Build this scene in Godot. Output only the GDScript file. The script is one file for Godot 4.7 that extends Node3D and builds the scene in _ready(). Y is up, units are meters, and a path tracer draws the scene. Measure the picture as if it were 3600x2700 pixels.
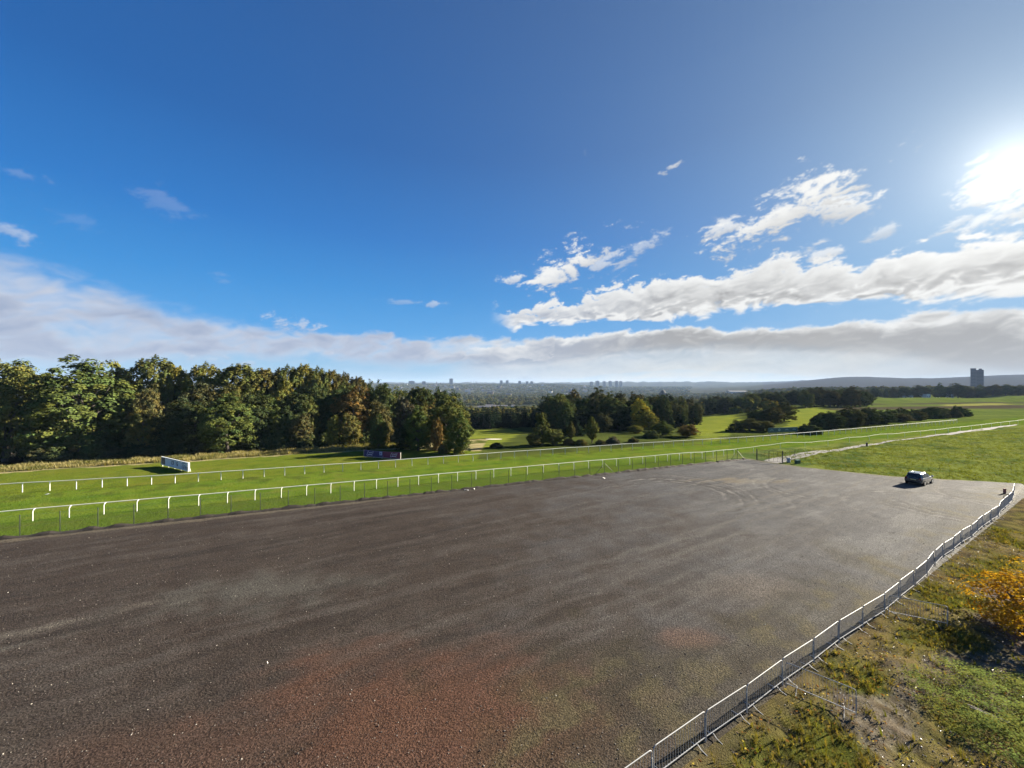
extends Node3D
# A racecourse seen from a high window: gravel car park, running rails, woodland, far town. y up, camera looks along -z.
# In the helpers below z means metres in front of the camera, so world z = -z.

const EXPO := 4.2
const EYE := 13.0
const SUN_AZ := 52.5
const SUN_EL := 19.4
const FOGD := 0.00006
const VC := 0.4          # vertex colours hold linear colour / VC, so that 8 bits suffice

var rng := RandomNumberGenerator.new()
var nz := FastNoiseLite.new()
var nz2 := FastNoiseLite.new()
var nzc := FastNoiseLite.new()
var names := {}
var mats := {}
var tex := {}

# ------------------------------------------------------------------ mesh collector
class MB:
	var v := PackedVector3Array()
	var n := PackedVector3Array()
	var c := PackedColorArray()
	var uv := PackedVector2Array()
	var idx := PackedInt32Array()
	func tri(a: Vector3, b: Vector3, d: Vector3, col := Color.WHITE) -> void:
		var k := v.size()
		v.append(a); v.append(b); v.append(d)
		c.append(col); c.append(col); c.append(col)
		idx.append(k); idx.append(k + 2); idx.append(k + 1)
	func quad(a: Vector3, b: Vector3, d: Vector3, e: Vector3, col := Color.WHITE) -> void:   # outward counter-clockwise
		var k := v.size()
		v.append(a); v.append(b); v.append(d); v.append(e)
		c.append(col); c.append(col); c.append(col); c.append(col)
		idx.append(k); idx.append(k + 2); idx.append(k + 1)
		idx.append(k); idx.append(k + 3); idx.append(k + 2)
	func box(p: Vector3, s: Vector3, col := Color.WHITE, b := Basis()) -> void:
		var q: Array[Vector3] = []
		for i in 8:
			q.append(p + b * Vector3(s.x * (0.5 if i & 1 else -0.5), s.y * (0.5 if i & 2 else -0.5), s.z * (0.5 if i & 4 else -0.5)))
		quad(q[4], q[5], q[7], q[6], col); quad(q[1], q[0], q[2], q[3], col)
		quad(q[5], q[1], q[3], q[7], col); quad(q[0], q[4], q[6], q[2], col)
		quad(q[6], q[7], q[3], q[2], col); quad(q[0], q[1], q[5], q[4], col)
	func tube(p0: Vector3, p1: Vector3, r0: float, r1: float, sides := 6, col := Color.WHITE, cap := true) -> void:
		var d := (p1 - p0).normalized()
		var a := d.cross(Vector3.UP if absf(d.y) < 0.9 else Vector3.RIGHT).normalized()
		var b := d.cross(a)
		for i in sides:
			var t0 := TAU * i / sides
			var t1 := TAU * (i + 1) / sides
			var e0 := a * cos(t0) + b * sin(t0)
			var e1 := a * cos(t1) + b * sin(t1)
			quad(p0 + e0 * r0, p0 + e1 * r0, p1 + e1 * r1, p1 + e0 * r1, col)
			if cap:
				tri(p1, p1 + e0 * r1, p1 + e1 * r1, col)
				tri(p0, p0 + e1 * r0, p0 + e0 * r0, col)
	func path(pts: Array, r: float, sides := 6, col := Color.WHITE) -> void:
		for i in pts.size() - 1:
			tube(pts[i], pts[i + 1], r, r, sides, col)
	func mesh() -> ArrayMesh:
		var a := []
		a.resize(Mesh.ARRAY_MAX)
		a[Mesh.ARRAY_VERTEX] = v
		if n.size() == v.size(): a[Mesh.ARRAY_NORMAL] = n
		if c.size() == v.size(): a[Mesh.ARRAY_COLOR] = c
		if uv.size() == v.size(): a[Mesh.ARRAY_TEX_UV] = uv
		a[Mesh.ARRAY_INDEX] = idx
		var m := ArrayMesh.new()
		m.add_surface_from_arrays(Mesh.PRIMITIVE_TRIANGLES, a)
		return m

# ------------------------------------------------------------------ nodes
func numbered(s: String) -> String:
	var k: int = names.get(s, 0)
	names[s] = k + 1
	return s if k == 0 else "%s_%03d" % [s, k]

func tag(o: Node, label: String, category: String, group := "") -> void:
	o.set_meta("label", label)
	o.set_meta("category", category)
	if group: o.set_meta("group", group)

func thing(called: String, label: String, category: String, at: Vector3, turn := 0.0, group := "") -> Node3D:
	var o := Node3D.new()
	o.name = numbered(called)
	add_child(o, true)
	o.position = at
	o.rotation.y = turn
	tag(o, label, category, group)
	return o

func part(parent: Node, called: String, m: Mesh, mt: Material) -> MeshInstance3D:
	var o := MeshInstance3D.new()
	o.name = called
	o.mesh = m
	o.material_override = mt
	parent.add_child(o, true)
	return o

func setting(called: String, m: Mesh, mt: Material, kind := "structure") -> MeshInstance3D:
	var o := part(self, called, m, mt)
	o.set_meta("kind", kind)
	return o

func copy(o: Node3D, label: String, at: Vector3, turn: float) -> Node3D:
	var r: Node3D = o.duplicate()
	r.name = numbered(o.name.get_slice("_0", 0))
	add_child(r, true)
	r.position = at
	r.rotation.y = turn
	r.set_meta("label", label)
	return r

# ------------------------------------------------------------------ materials
func lin(r: float, g: float, b: float) -> Color:
	return Color(r, g, b).linear_to_srgb()

func mat(called: String, r: float, g: float, b: float, rough := 0.7, metal := 0.0) -> StandardMaterial3D:
	if mats.has(called): return mats[called]
	var m := StandardMaterial3D.new()
	m.resource_name = called
	m.albedo_color = lin(r, g, b)
	m.roughness = rough
	m.metallic = metal
	mats[called] = m
	return m

func leafmat(called: String, r: float, g: float, b: float, back := 0.45) -> StandardMaterial3D:
	if mats.has(called): return mats[called]
	var m := mat(called, r * 1.6, g * 1.6, b * 1.6, 0.62)
	m.vertex_color_use_as_albedo = true      # leaf to leaf variation, 0.3 .. 1
	m.specular_mode = BaseMaterial3D.SPECULAR_DISABLED
	m.backlight_enabled = true
	m.backlight = Color(back, back, back * 0.6)
	return m

func seamless(seed_: int, freq: float, type: int, size: int, oct := 4) -> Image:
	var f := FastNoiseLite.new()
	f.seed = seed_
	f.noise_type = type
	f.frequency = freq
	f.fractal_octaves = oct
	if type == FastNoiseLite.TYPE_CELLULAR:
		f.fractal_type = FastNoiseLite.FRACTAL_NONE
		f.cellular_return_type = FastNoiseLite.RETURN_CELL_VALUE
	return f.get_seamless_image(size, size)

func toned(im: Image, lo: float, hi: float, warm := 0.0) -> ImageTexture:   # grey noise to a tone map between lo and hi (as displayed)
	var d := im.get_data()
	var o := PackedByteArray()
	o.resize(d.size() * 3)
	for i in d.size():
		var t := d[i] / 255.0
		var g := lerpf(lo, hi, t)
		o[i * 3] = int(clampf(g + warm * (t - 0.5), 0.0, 1.0) * 255.0)
		o[i * 3 + 1] = int(g * 255.0)
		o[i * 3 + 2] = int(clampf(g - warm * (t - 0.5), 0.0, 1.0) * 255.0)
	return ImageTexture.create_from_image(Image.create_from_data(im.get_width(), im.get_height(), false, Image.FORMAT_RGB8, o))

func mixed(a: Image, b: Image, k: float) -> Image:
	var x := a.get_data()
	var y := b.get_data()
	for i in x.size():
		x[i] = int(lerpf(x[i], y[i], k))
	return Image.create_from_data(a.get_width(), a.get_height(), false, a.get_format(), x)

func groundmat(called: String, fine: Image, lo: float, hi: float, tile: float, rough: float, bump: float, coarse: Texture2D, ctile: float, spec := 0.5) -> StandardMaterial3D:
	var m := mat(called, VC, VC, VC, rough)
	m.vertex_color_use_as_albedo = true
	m.albedo_texture = toned(fine, lo, hi)
	m.uv1_scale = Vector3(1.0 / tile, 1.0 / tile, 1)
	m.metallic_specular = spec
	if spec <= 0.0: m.specular_mode = BaseMaterial3D.SPECULAR_DISABLED
	m.heightmap_enabled = true
	m.heightmap_texture = ImageTexture.create_from_image(fine)
	m.heightmap_scale = bump
	return m

# ------------------------------------------------------------------ the lie of the land
func sst(a: float, b: float, x: float) -> float:
	return smoothstep(a, b, x)

func vco(x: float, z: float) -> float:      # distance across the straight, away from the camera
	return -0.381 * x + 0.924 * z

func uco(x: float, z: float) -> float:      # distance along the straight
	return 0.924 * x + 0.381 * z

func H(x: float, z: float) -> float:
	var r := sqrt(x * x + z * z)
	var n := vco(x, z) - 72.0
	var az := atan2(x, maxf(z, 0.01))
	var h := 0.0
	if n > 0.0:
		var k := lerpf(1.0, 0.2, sst(0.42, 0.68, az))
		h = -45.0 * (1.0 - exp(-n / 480.0)) * k * n / (n + 14.0)
	if r > 1400.0 and z > 0.0:
		var deg := rad_to_deg(az)
		var left := 1.0 - sst(6.0, 16.0, deg)
		var right := sst(30.0, 43.0, deg)
		h += sst(2300.0, 4300.0, r) * lerpf(16.0, 50.0, left)
		h += sst(2600.0, 4600.0, r) * right * (62.0 + 10.0 * sin(deg * 0.5))
		h += sst(4600.0, 8800.0, r) * (lerpf(88.0, 42.0, left) - 50.0 * sst(26.0, 36.0, deg) + 18.0 * nz2.get_noise_2d(deg * 8.0, 40.0) + 5.0 * nz2.get_noise_2d(deg * 40.0, 7.0))
	if r > 180.0:
		h += sst(180.0, 900.0, r) * 6.0 * nz.get_noise_2d(x * 0.12, z * 0.12) * (1.0 - sst(1500.0, 4000.0, r) * 0.4)
	return h

func mixc(a: Color, b: Color, t: float) -> Color:
	return a.lerp(b, clampf(t, 0.0, 1.0))

const GRASS := Color(0.096, 0.158, 0.019)
const LAWN := Color(0.118, 0.160, 0.020)
const ROUGH := Color(0.085, 0.105, 0.026)
const STRAW := Color(0.37, 0.32, 0.17)
const SOIL := Color(0.022, 0.019, 0.012)

func is_fairway(x: float, z: float) -> float:     # open mown ground beyond the rails
	var f := 0.0
	var e := nz.get_noise_2d(x * 1.1, z * 1.1) * 0.25
	# the sunlit fairway, the one in front of the conifer wall, the one right of the teal board
	f = maxf(f, 1.0 - Vector2((x - 0.523 * z) / (0.068 * z + 1.5), (z - 165.0) / 92.0).length() + e)
	f = maxf(f, 1.0 - Vector2((x + 0.062 * z) / (0.09 * z), (z - 120.0) / 48.0).length() + e)
	f = maxf(f, 1.0 - Vector2((x - 0.77 * z) / (0.085 * z), (z - 165.0) / 75.0).length() + e)
	return sst(0.05, 0.2, f)

func C(x: float, z: float) -> Color:
	var r := sqrt(x * x + z * z)
	var v := vco(x, z)
	var u := uco(x, z)
	var a := nz.get_noise_2d(x, z)                       # ~12 m
	var b := nz2.get_noise_2d(x * 4.0, z * 4.0)          # ~3 m
	var s := nz2.get_noise_2d(u * 0.5, v * 6.0)          # streaks along the straight
	var az := rad_to_deg(atan2(x, maxf(z, 0.01)))
	var c := GRASS
	if r > 700.0:
		var f := nzc.get_noise_2d(x * 0.05, z * 0.09)
		c = mixc(Color(0.085, 0.085, 0.045), Color(0.045, 0.052, 0.028), 0.5 + nz2.get_noise_2d(x * 0.09, z * 0.09) * 1.5)
		if r < 2600.0: c = mixc(c, Color(0.10, 0.13, 0.035), sst(0.35, 0.5, f))
		if r > 2300.0: c = mixc(c, Color(0.05, 0.05, 0.046), 0.4 + nz.get_noise_2d(x * 0.06, z * 0.06))
		if az > 33.0 and r > 2400.0: c = mixc(c, Color(0.048, 0.042, 0.042), 0.85)
		return c
	if v < 50.3:                                          # verge by the fence, and the slope on the right
		c = mixc(GRASS, Color(0.078, 0.118, 0.018), 0.75 + a * 0.5)
		c = mixc(c, Color(0.11, 0.11, 0.03), b * 0.5 + 0.05)
		if u > 56.0:
			var t := nz2.get_noise_2d(u * 1.2 + v * 0.4, v * 3.0)
			c = mixc(Color(0.165, 0.20, 0.046), Color(0.07, 0.118, 0.034), 0.40 + t * 1.8 + a * 0.6 + 0.5 * sst(95.0, 70.0, u) * sst(30.0, 42.0, v) - 0.2)
			c = mixc(c, Color(0.22, 0.215, 0.075), 0.08 + sst(0.1, 0.6, b + t * 0.6) * 0.45)
	elif v < 63.0:                                        # the track
		c = mixc(GRASS, Color(0.128, 0.175, 0.022), 0.5 + s * 1.1 + a * 0.3)
		c = mixc(c, Color(0.058, 0.108, 0.016), sst(0.05, 0.4, b - s * 0.4) * 0.5)
		c = mixc(c, Color(0.155, 0.160, 0.035), sst(0.15, 0.5, nz2.get_noise_2d(x * 2.3 + 90.0, z * 2.3) + s * 0.3) * 0.45)
		if v > 59.5: c = mixc(c, Color(0.075, 0.085, 0.022), sst(0.0, 0.4, b + 0.1) * 0.5)
	elif x < -6.0 and v < 96.0:                           # lawn and the tall pale grass before the wood
		c = mixc(LAWN, Color(0.140, 0.156, 0.024), 0.4 + a + s * 0.5)
		c = mixc(c, Color(0.065, 0.112, 0.016), sst(0.0, 0.4, b) * 0.4)
		var lim := 82.0 + a * 1.5 + b
		if x > -28.0: lim -= (x + 28.0) * 0.5
		c = mixc(c, mixc(STRAW, ROUGH, 0.35 + b + a), sst(lim - 0.4, lim + 0.4, v))
		if v > 93.0: c = mixc(c, SOIL, sst(93.0, 95.0, v))
	else:
		c = mixc(ROUGH, Color(0.05, 0.065, 0.02), 0.5 + a * 1.2)
		if x < 20.0 and x + 0.12 * z < 0.0 and z < 220.0: c = mixc(SOIL, c, sst(-0.02, 0.05, x / z + 0.12))
		var fw := is_fairway(x, z)
		var m := nz2.get_noise_2d(x * 0.8, z * 3.0)
		c = mixc(c, mixc(Color(0.20, 0.225, 0.036), Color(0.145, 0.185, 0.032), 0.5 + m * 1.4), fw)
		var right := sst(38.5, 41.5, az + a * 2.0) * sst(150.0, 200.0, r)
		if right > 0.0:
			var g := mixc(Color(0.12, 0.155, 0.035), Color(0.085, 0.12, 0.03), 0.5 + nz.get_noise_2d(x * 0.3, z * 1.2) * 1.6)
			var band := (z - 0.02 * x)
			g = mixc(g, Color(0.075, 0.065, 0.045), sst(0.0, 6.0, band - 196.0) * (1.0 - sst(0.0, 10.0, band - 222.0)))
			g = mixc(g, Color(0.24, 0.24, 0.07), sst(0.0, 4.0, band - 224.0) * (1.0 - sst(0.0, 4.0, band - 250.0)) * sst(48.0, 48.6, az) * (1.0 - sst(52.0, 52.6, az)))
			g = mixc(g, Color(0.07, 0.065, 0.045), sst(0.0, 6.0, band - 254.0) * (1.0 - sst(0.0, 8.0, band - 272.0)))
			c = mixc(c, g, right)
	return c

# ------------------------------------------------------------------ sky
var A_TOP := [Vector2(-4.2, 10.61), Vector2(-2.1, 10.99), Vector2(1.2, 11.34), Vector2(8.5, 12.09), Vector2(13.0, 12.93), Vector2(15.8, 13.77), Vector2(19.1, 14.67), Vector2(24.1, 14.65), Vector2(27.1, 13.76), Vector2(29.3, 14.62), Vector2(32.0, 15.10), Vector2(35.8, 15.03), Vector2(37.2, 13.95), Vector2(39.2, 13.72), Vector2(42.6, 13.45), Vector2(43.7, 13.95), Vector2(47.0, 14.02), Vector2(48.1, 13.27), Vector2(49.4, 13.96), Vector2(50.9, 14.37), Vector2(53.1, 13.98), Vector2(56.6, 12.83)]
var A_BOT := [Vector2(-4.2, 8.67), Vector2(-0.6, 8.51), Vector2(4.9, 8.84), Vector2(13.7, 9.14), Vector2(18.8, 8.24), Vector2(22.0, 8.90), Vector2(25.9, 8.95), Vector2(30.2, 9.53), Vector2(34.6, 9.23), Vector2(39.9, 8.75), Vector2(44.1, 8.84), Vector2(45.2, 8.47), Vector2(48.6, 8.62), Vector2(50.9, 8.56), Vector2(53.1, 8.26), Vector2(56.6, 7.39)]
var B_TOP := [Vector2(-7.8, 6.05), Vector2(-4.2, 6.24), Vector2(-1.3, 5.89), Vector2(4.9, 6.88), Vector2(10.2, 7.15), Vector2(16.1, 8.01), Vector2(23.5, 7.65), Vector2(29.3, 7.28), Vector2(34.6, 7.03), Vector2(39.2, 6.75), Vector2(41.4, 6.95), Vector2(44.3, 6.89), Vector2(46.6, 7.48), Vector2(49.4, 6.97), Vector2(53.1, 6.65), Vector2(56.6, 6.20)]
var B_BOT := [Vector2(-7.8, 2.00), Vector2(-4.2, 2.37), Vector2(4.9, 2.55), Vector2(13.7, 3.90), Vector2(23.5, 4.51), Vector2(34.6, 3.75), Vector2(43.3, 2.92), Vector2(47.0, 2.00), Vector2(50.2, 0.94), Vector2(53.1, 0.01), Vector2(56.6, 0.01)]
var C_TOP := [Vector2(-58.5, 9.57), Vector2(-53.1, 10.57), Vector2(-51.9, 10.56), Vector2(-50.2, 10.08), Vector2(-47.5, 9.50), Vector2(-44.2, 8.26), Vector2(-42.3, 7.38), Vector2(-38.3, 7.30), Vector2(-35.0, 6.87), Vector2(-31.9, 6.02), Vector2(-30.1, 6.13), Vector2(-26.1, 5.99), Vector2(-21.5, 6.02), Vector2(-17.5, 6.33), Vector2(-15.9, 5.49), Vector2(-10.7, 5.61), Vector2(-7.3, 6.00), Vector2(-0.0, 5.88)]
var C_BOT := [Vector2(-58.5, 0.65), Vector2(-53.1, 1.57), Vector2(-42.3, 2.19), Vector2(-36.2, 2.95), Vector2(-31.4, 2.97), Vector2(-23.2, 2.88), Vector2(-15.6, 2.52), Vector2(-0.0, 2.79)]
var BLOBS := [[34.99, 19.79, 5.74, 1.90, 18, 1.00], [29.38, 19.55, 2.88, 0.98, 8, 0.80], [38.92, 19.66, 2.89, 1.32, -10, 0.90], [8.01, 16.74, 5.18, 1.73, 25, 1.00], [0.00, 15.33, 1.23, 0.63, 10, 0.80], [13.74, 17.00, 3.44, 0.98, 18, 0.60], [17.67, 17.80, 2.56, 0.80, 30, 0.45], [22.60, 27.62, 1.44, 0.43, 18, 0.70], [10.98, 30.81, 0.56, 0.49, 0, 0.40], [38.53, 16.00, 1.00, 0.37, 10, 0.70], [38.79, 14.56, 1.24, 0.43, 5, 0.75], [43.92, 15.93, 0.95, 0.45, 12, 0.55], [-11.31, 11.58, 1.12, 0.32, 5, 0.50], [-15.33, 11.63, 2.32, 0.24, 0, 0.30], [-29.70, 7.77, 2.23, 0.80, -6, 0.75], [-41.63, 19.17, 1.80, 0.85, -12, 0.14], [-52.67, 13.64, 0.91, 0.53, -25, 0.50], [-25.36, 4.21, 1.04, 0.69, 0, 0.90], [-36.53, 12.09, 1.34, 0.46, 0, 0.15], [-52.03, 18.64, 1.07, 0.28, 0, 0.15], [-39.93, 3.25, 0.65, 0.52, 0, 0.80], [-38.14, 2.93, 1.05, 0.47, -10, 0.50], [-36.67, 3.30, 0.55, 0.31, 0, 0.60], [-34.27, 2.73, 0.81, 0.35, 0, 0.50], [-30.34, 3.66, 1.08, 0.36, 0, 0.50], [-48.39, 15.66, 1.45, 0.47, -8, 0.09], [35.13, 15.09, 1.91, 0.29, 5, 0.50], [52.82, 15.75, 2.08, 1.42, 25, 0.80], [51.05, 18.30, 1.43, 0.82, 40, 0.70], [53.13, 13.25, 2.37, 1.33, 20, 0.80], [50.71, 19.62, 0.96, 0.71, 45, 0.50], [50.71, 17.20, 1.94, 0.98, 25, 0.75], [51.87, 15.10, 2.33, 1.10, 18, 0.70], [49.31, 15.39, 1.39, 0.51, 25, 0.60], [51.22, 17.99, 0.95, 0.48, 50, 0.60]]     # azimuth, elevation, half width, half height (degrees), tilt, strength
const SKY_W := 4096
const SKY_H := 2048
var sky_rows := []
var bands := []

func along(pts: Array, a: float) -> float:
	if a <= pts[0].x: return pts[0].y
	for i in pts.size() - 1:
		if a <= pts[i + 1].x:
			return lerpf(pts[i].y, pts[i + 1].y, (a - pts[i].x) / (pts[i + 1].x - pts[i].x))
	return pts[-1].y

func sky_row(row: int) -> void:
	var el := 90.0 - (row + 0.5) * 180.0 / SKY_H
	var out := PackedFloat32Array()
	out.resize(SKY_W * 3)
	var e := deg_to_rad(el)
	var ce := cos(e)
	var se := sin(e)
	var sa := deg_to_rad(SUN_EL)
	# clear air by height
	var keys := [-90.0, 0.0, 3.0, 7.0, 13.0, 20.0, 30.0, 45.0, 90.0]
	var cols := [Vector3(0.08, 0.09, 0.07), Vector3(0.42, 0.60, 0.74), Vector3(0.25, 0.52, 0.78), Vector3(0.085, 0.37, 0.79), Vector3(0.042, 0.28, 0.70), Vector3(0.020, 0.19, 0.58), Vector3(0.011, 0.122, 0.42), Vector3(0.010, 0.090, 0.32), Vector3(0.008, 0.052, 0.20)]
	var air := Vector3()
	for i in 8:
		if el >= keys[i] and el <= keys[i + 1]:
			air = cols[i].lerp(cols[i + 1], (el - keys[i]) / (keys[i + 1] - keys[i]))
	if el <= 0.0: air = cols[0]
	var step := 1 if el > -1.0 and el < 37.0 else 16
	var px := Vector3()
	for col in SKY_W:
		if col % step == 0:
			var az := (col + 0.5) * 360.0 / SKY_W
			if az > 180.0: az -= 360.0
			var cosg := se * sin(sa) + ce * cos(sa) * cos(deg_to_rad(az - SUN_AZ))
			var g := rad_to_deg(acos(clampf(cosg, -1.0, 1.0)))
			var glow := 0.26 * exp(-g / 10.0) + 0.125 * exp(-g / 28.0)
			px = air
			if el > 0.0:
				# paler and greyer air towards the sun
				px = px.lerp(Vector3(0.27, 0.41, 0.50), 0.6 * exp(-g / 26.0)) + Vector3(1.0, 1.0, 0.84) * glow
			if step == 1 and el > 0.0 and busy(az, el):
				var q := cloud(az, el, g)
				px = px.lerp(Vector3(q[0], q[1], q[2]), q[3])
			if el > 0.0:
				px += Vector3(1.0, 0.96, 0.86) * (0.8 * exp(-g / 2.2))
			px /= EXPO
		out[col * 3] = px.x
		out[col * 3 + 1] = px.y
		out[col * 3 + 2] = px.z
	sky_rows[row] = out.to_byte_array()

func busy(az: float, el: float) -> bool:      # whether any cloud or veil can reach here
	if el < 13.0: return true
	if az > 2.0 and az < 115.0 and el < along(A_TOP, az) + 2.8: return true
	if az < -24.0 and el < along(C_TOP, az) + 4.5: return true
	if absf(az) > 60.0 and el < 19.0: return true
	for q in BLOBS:
		if absf(az - q[0]) < q[2] * 2.4 + 1.5 and absf(el - q[1]) < q[3] * 2.2 + 1.0 + q[2]: return true
	return false

func cloud(az: float, el: float, g: float) -> Array:
	# drift of the cloud texture: lines run slightly uphill to the right
	var tx := az
	var ty := (el - az * 0.11) * 1.8
	var w1 := nz2.get_noise_2d(tx * 1.6 + 300.0, ty * 1.6) * 2.2
	var w2 := nz2.get_noise_2d(tx * 1.6 - 120.0, ty * 1.6 + 77.0) * 2.2
	var n1 := nzc.get_noise_2d((tx + w1) * 6.0, (ty + w2) * 9.0) * 1.6             # large billows
	var n2 := nzc.get_noise_2d((tx + w1 * 0.6) * 21.0 + 90.0, (ty + w2 * 0.6) * 30.0) * 1.6   # tufts
	var n3 := nz2.get_noise_2d((tx + w1 * 0.3) * 24.0, (ty + w2 * 0.3) * 36.0) * 1.4
	# the same tufts a little nearer to the sun: where they thin out, the cloud is lit
	var lx := clampf(SUN_AZ - az, -18.0, 18.0) / 18.0
	var ly := clampf(SUN_EL + 4.0 - el, -12.0, 12.0) / 12.0
	var lit := n2 - nzc.get_noise_2d((tx + w1 * 0.6 + lx * 0.35) * 21.0 + 90.0, (ty + w2 * 0.6 + ly * 0.55) * 30.0) * 1.6
	lit = lit * 0.55 + 0.9 * (n1 - nzc.get_noise_2d((tx + w1 + lx * 0.9) * 6.0, (ty + w2 + ly * 1.4) * 9.0) * 1.6)
	var dens := 0.0
	var shade := 0.0      # 0 bright rim, 1 grey belly
	var in_a := az > -16.0
	var warm := 1.0 - sst(0.0, 70.0, g)
	var edge := clampf(0.6 + el * 0.05, 0.5, 1.6)
	# A upper bank, B lower bank, C left bank
	for which in 3:
		if which == 0 and (az < -4.0 or az > 100.0): continue
		if which == 1 and (az < -14.0 or az > 130.0): continue
		if which == 2 and az > 14.0: continue
		var t: float = along(bands[which * 2], az)
		var b: float = along(bands[which * 2 + 1], az)
		if which == 2 and az < -53.0: t = lerpf(t, 9.0 + 5.0 * n1, sst(53.0, 75.0, -az))
		if which < 2 and az > 62.0: t = lerpf(t, b + (3.5 + 3.0 * n1), sst(62.0, 100.0, az))
		if el > t + 2.5 or el < b - 2.5: continue
		var soft := (0.6 if which == 2 else 0.5) * edge
		if which == 2:
			t += 1.0
			soft += 1.7 * sst(-20.0, -45.0, az)
		var te := t - el + (n1 * 0.95 + n2 * 0.45 + n3 * 0.26) * edge * (1.0 if which == 0 else (0.6 if which == 1 else 0.45))
		var be := el - b + (n1 * 0.8 + n2 * 0.4 + n3 * 0.15) * edge * (1.0 if which == 0 else 0.5)
		var d := sst(-soft * 0.2, soft, te)
		if which == 0: d *= sst(-0.25, 0.6, be)
		elif which == 1: d *= lerpf(1.0, sst(-0.8, 1.6, be), 0.32)
		else: d *= sst(-0.6, 1.5, be) * clampf(0.95 + n1 * 0.5 + n2 * 0.15, 0.3, 1.0)
		if which == 0: d *= sst(-3.5, 1.0, az)
		if which == 1: d *= sst(-13.0, -3.0, az)
		if which == 2: d *= 1.0 - sst(2.0, 12.0, az)
		if d <= 0.0: continue
		var rel := clampf((t - el) / maxf(t - b, 0.6), 0.0, 1.0)
		var sh := sst(0.0, 0.6 if which == 0 else 0.38, rel + n1 * 0.22 + n2 * 0.12)
		if which == 0: sh = sh * 0.62 * (1.0 - 0.85 * sst(0.72, 1.0, rel + n2 * 0.3)) 
		if which == 1: sh *= 1.0 - 0.35 * sst(0.8, 1.0, rel)
		if which == 2: sh = clampf(0.55 + n1 * 0.55, 0.0, 1.0)
		if d > dens * 0.6: shade = lerpf(shade, sh, d)
		dens = maxf(dens, d)
	var relief := lerpf(0.22, 0.10, sst(9.0, 3.0, el)) * lerpf(1.0, 0.45, sst(0.0, -14.0, az)) * (0.6 + 0.8 * sst(0.0, 0.5, shade))
	# single clouds
	for q in BLOBS:
		var dx: float = (az - q[0]) * ce_of(el)
		var dy: float = el - q[1]
		if absf(dx) > q[2] * 1.9 + 1.0 or absf(dy) > q[3] * 2.2 + 1.0 + absf(dx) * 0.6: continue
		var tl := deg_to_rad(q[4])
		var rx := dx * cos(tl) + dy * sin(tl)
		var ry := -dx * sin(tl) + dy * cos(tl)
		var rr: float = sqrt(rx * rx / (q[2] * q[2]) + ry * ry / (q[3] * q[3]))
		var dd: float = sst(-0.05, 0.85, 1.08 - rr * 0.85 + n1 * 0.75 + n2 * 0.6 + n3 * 0.32) * q[5]
		if dd <= 0.0: continue
		var sh := sst(0.2, 1.0, 0.5 - ry / q[3] * 0.5) * 0.5
		if dd > dens: shade = sh
		dens = maxf(dens, dd)
	# thin veil near the horizon
	var veil := 0.75 * exp(-el / 2.6) * sst(-12.0, 20.0, az) + 0.35 * exp(-el / 2.0)
	var rim := Vector3(0.90, 0.91, 0.90)
	var belly := Vector3(0.38, 0.42, 0.51).lerp(Vector3(0.35, 0.35, 0.36), sst(4.0, 26.0, az))
	if az < 0.0:
		rim = rim.lerp(Vector3(0.66, 0.70, 0.79), sst(0.0, -18.0, az))
		belly = belly.lerp(Vector3(0.33, 0.40, 0.56), sst(0.0, -20.0, az))
	if az > 20.0: belly += Vector3(0.22, 0.21, 0.18) * exp(-g / 12.0)
	rim += Vector3(0.22, 0.21, 0.17) * exp(-g / 9.0)
	var c := rim.lerp(belly, clampf(shade - lit * relief + n3 * 0.03, 0.0, 1.0))
	var hz := Vector3(0.58, 0.66, 0.76).lerp(Vector3(0.80, 0.77, 0.69), sst(-12.0, 14.0, az))
	hz = hz.lerp(Vector3(0.50, 0.50, 0.49), sst(34.0, 52.0, az))
	var w := clampf(veil * (1.0 + n1 * 0.4), 0.0, 1.0)
	c = c.lerp(hz, w)
	var alpha := 1.0 - (1.0 - dens) * (1.0 - w)
	return [c.x, c.y, c.z, clampf(alpha, 0.0, 1.0)]

func ce_of(el: float) -> float:
	return cos(deg_to_rad(el))

func make_sky() -> PanoramaSkyMaterial:
	bands = [A_TOP, A_BOT, B_TOP, B_BOT, C_TOP, C_BOT]
	sky_rows.resize(SKY_H)
	var task := WorkerThreadPool.add_group_task(sky_row, SKY_H, 4)
	WorkerThreadPool.wait_for_group_task_completion(task)
	var all := PackedByteArray()
	for i in SKY_H: all.append_array(sky_rows[i])
	sky_rows.clear()
	var m := PanoramaSkyMaterial.new()
	m.panorama = ImageTexture.create_from_image(Image.create_from_data(SKY_W, SKY_H, false, Image.FORMAT_RGBF, all))
	return m

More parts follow.
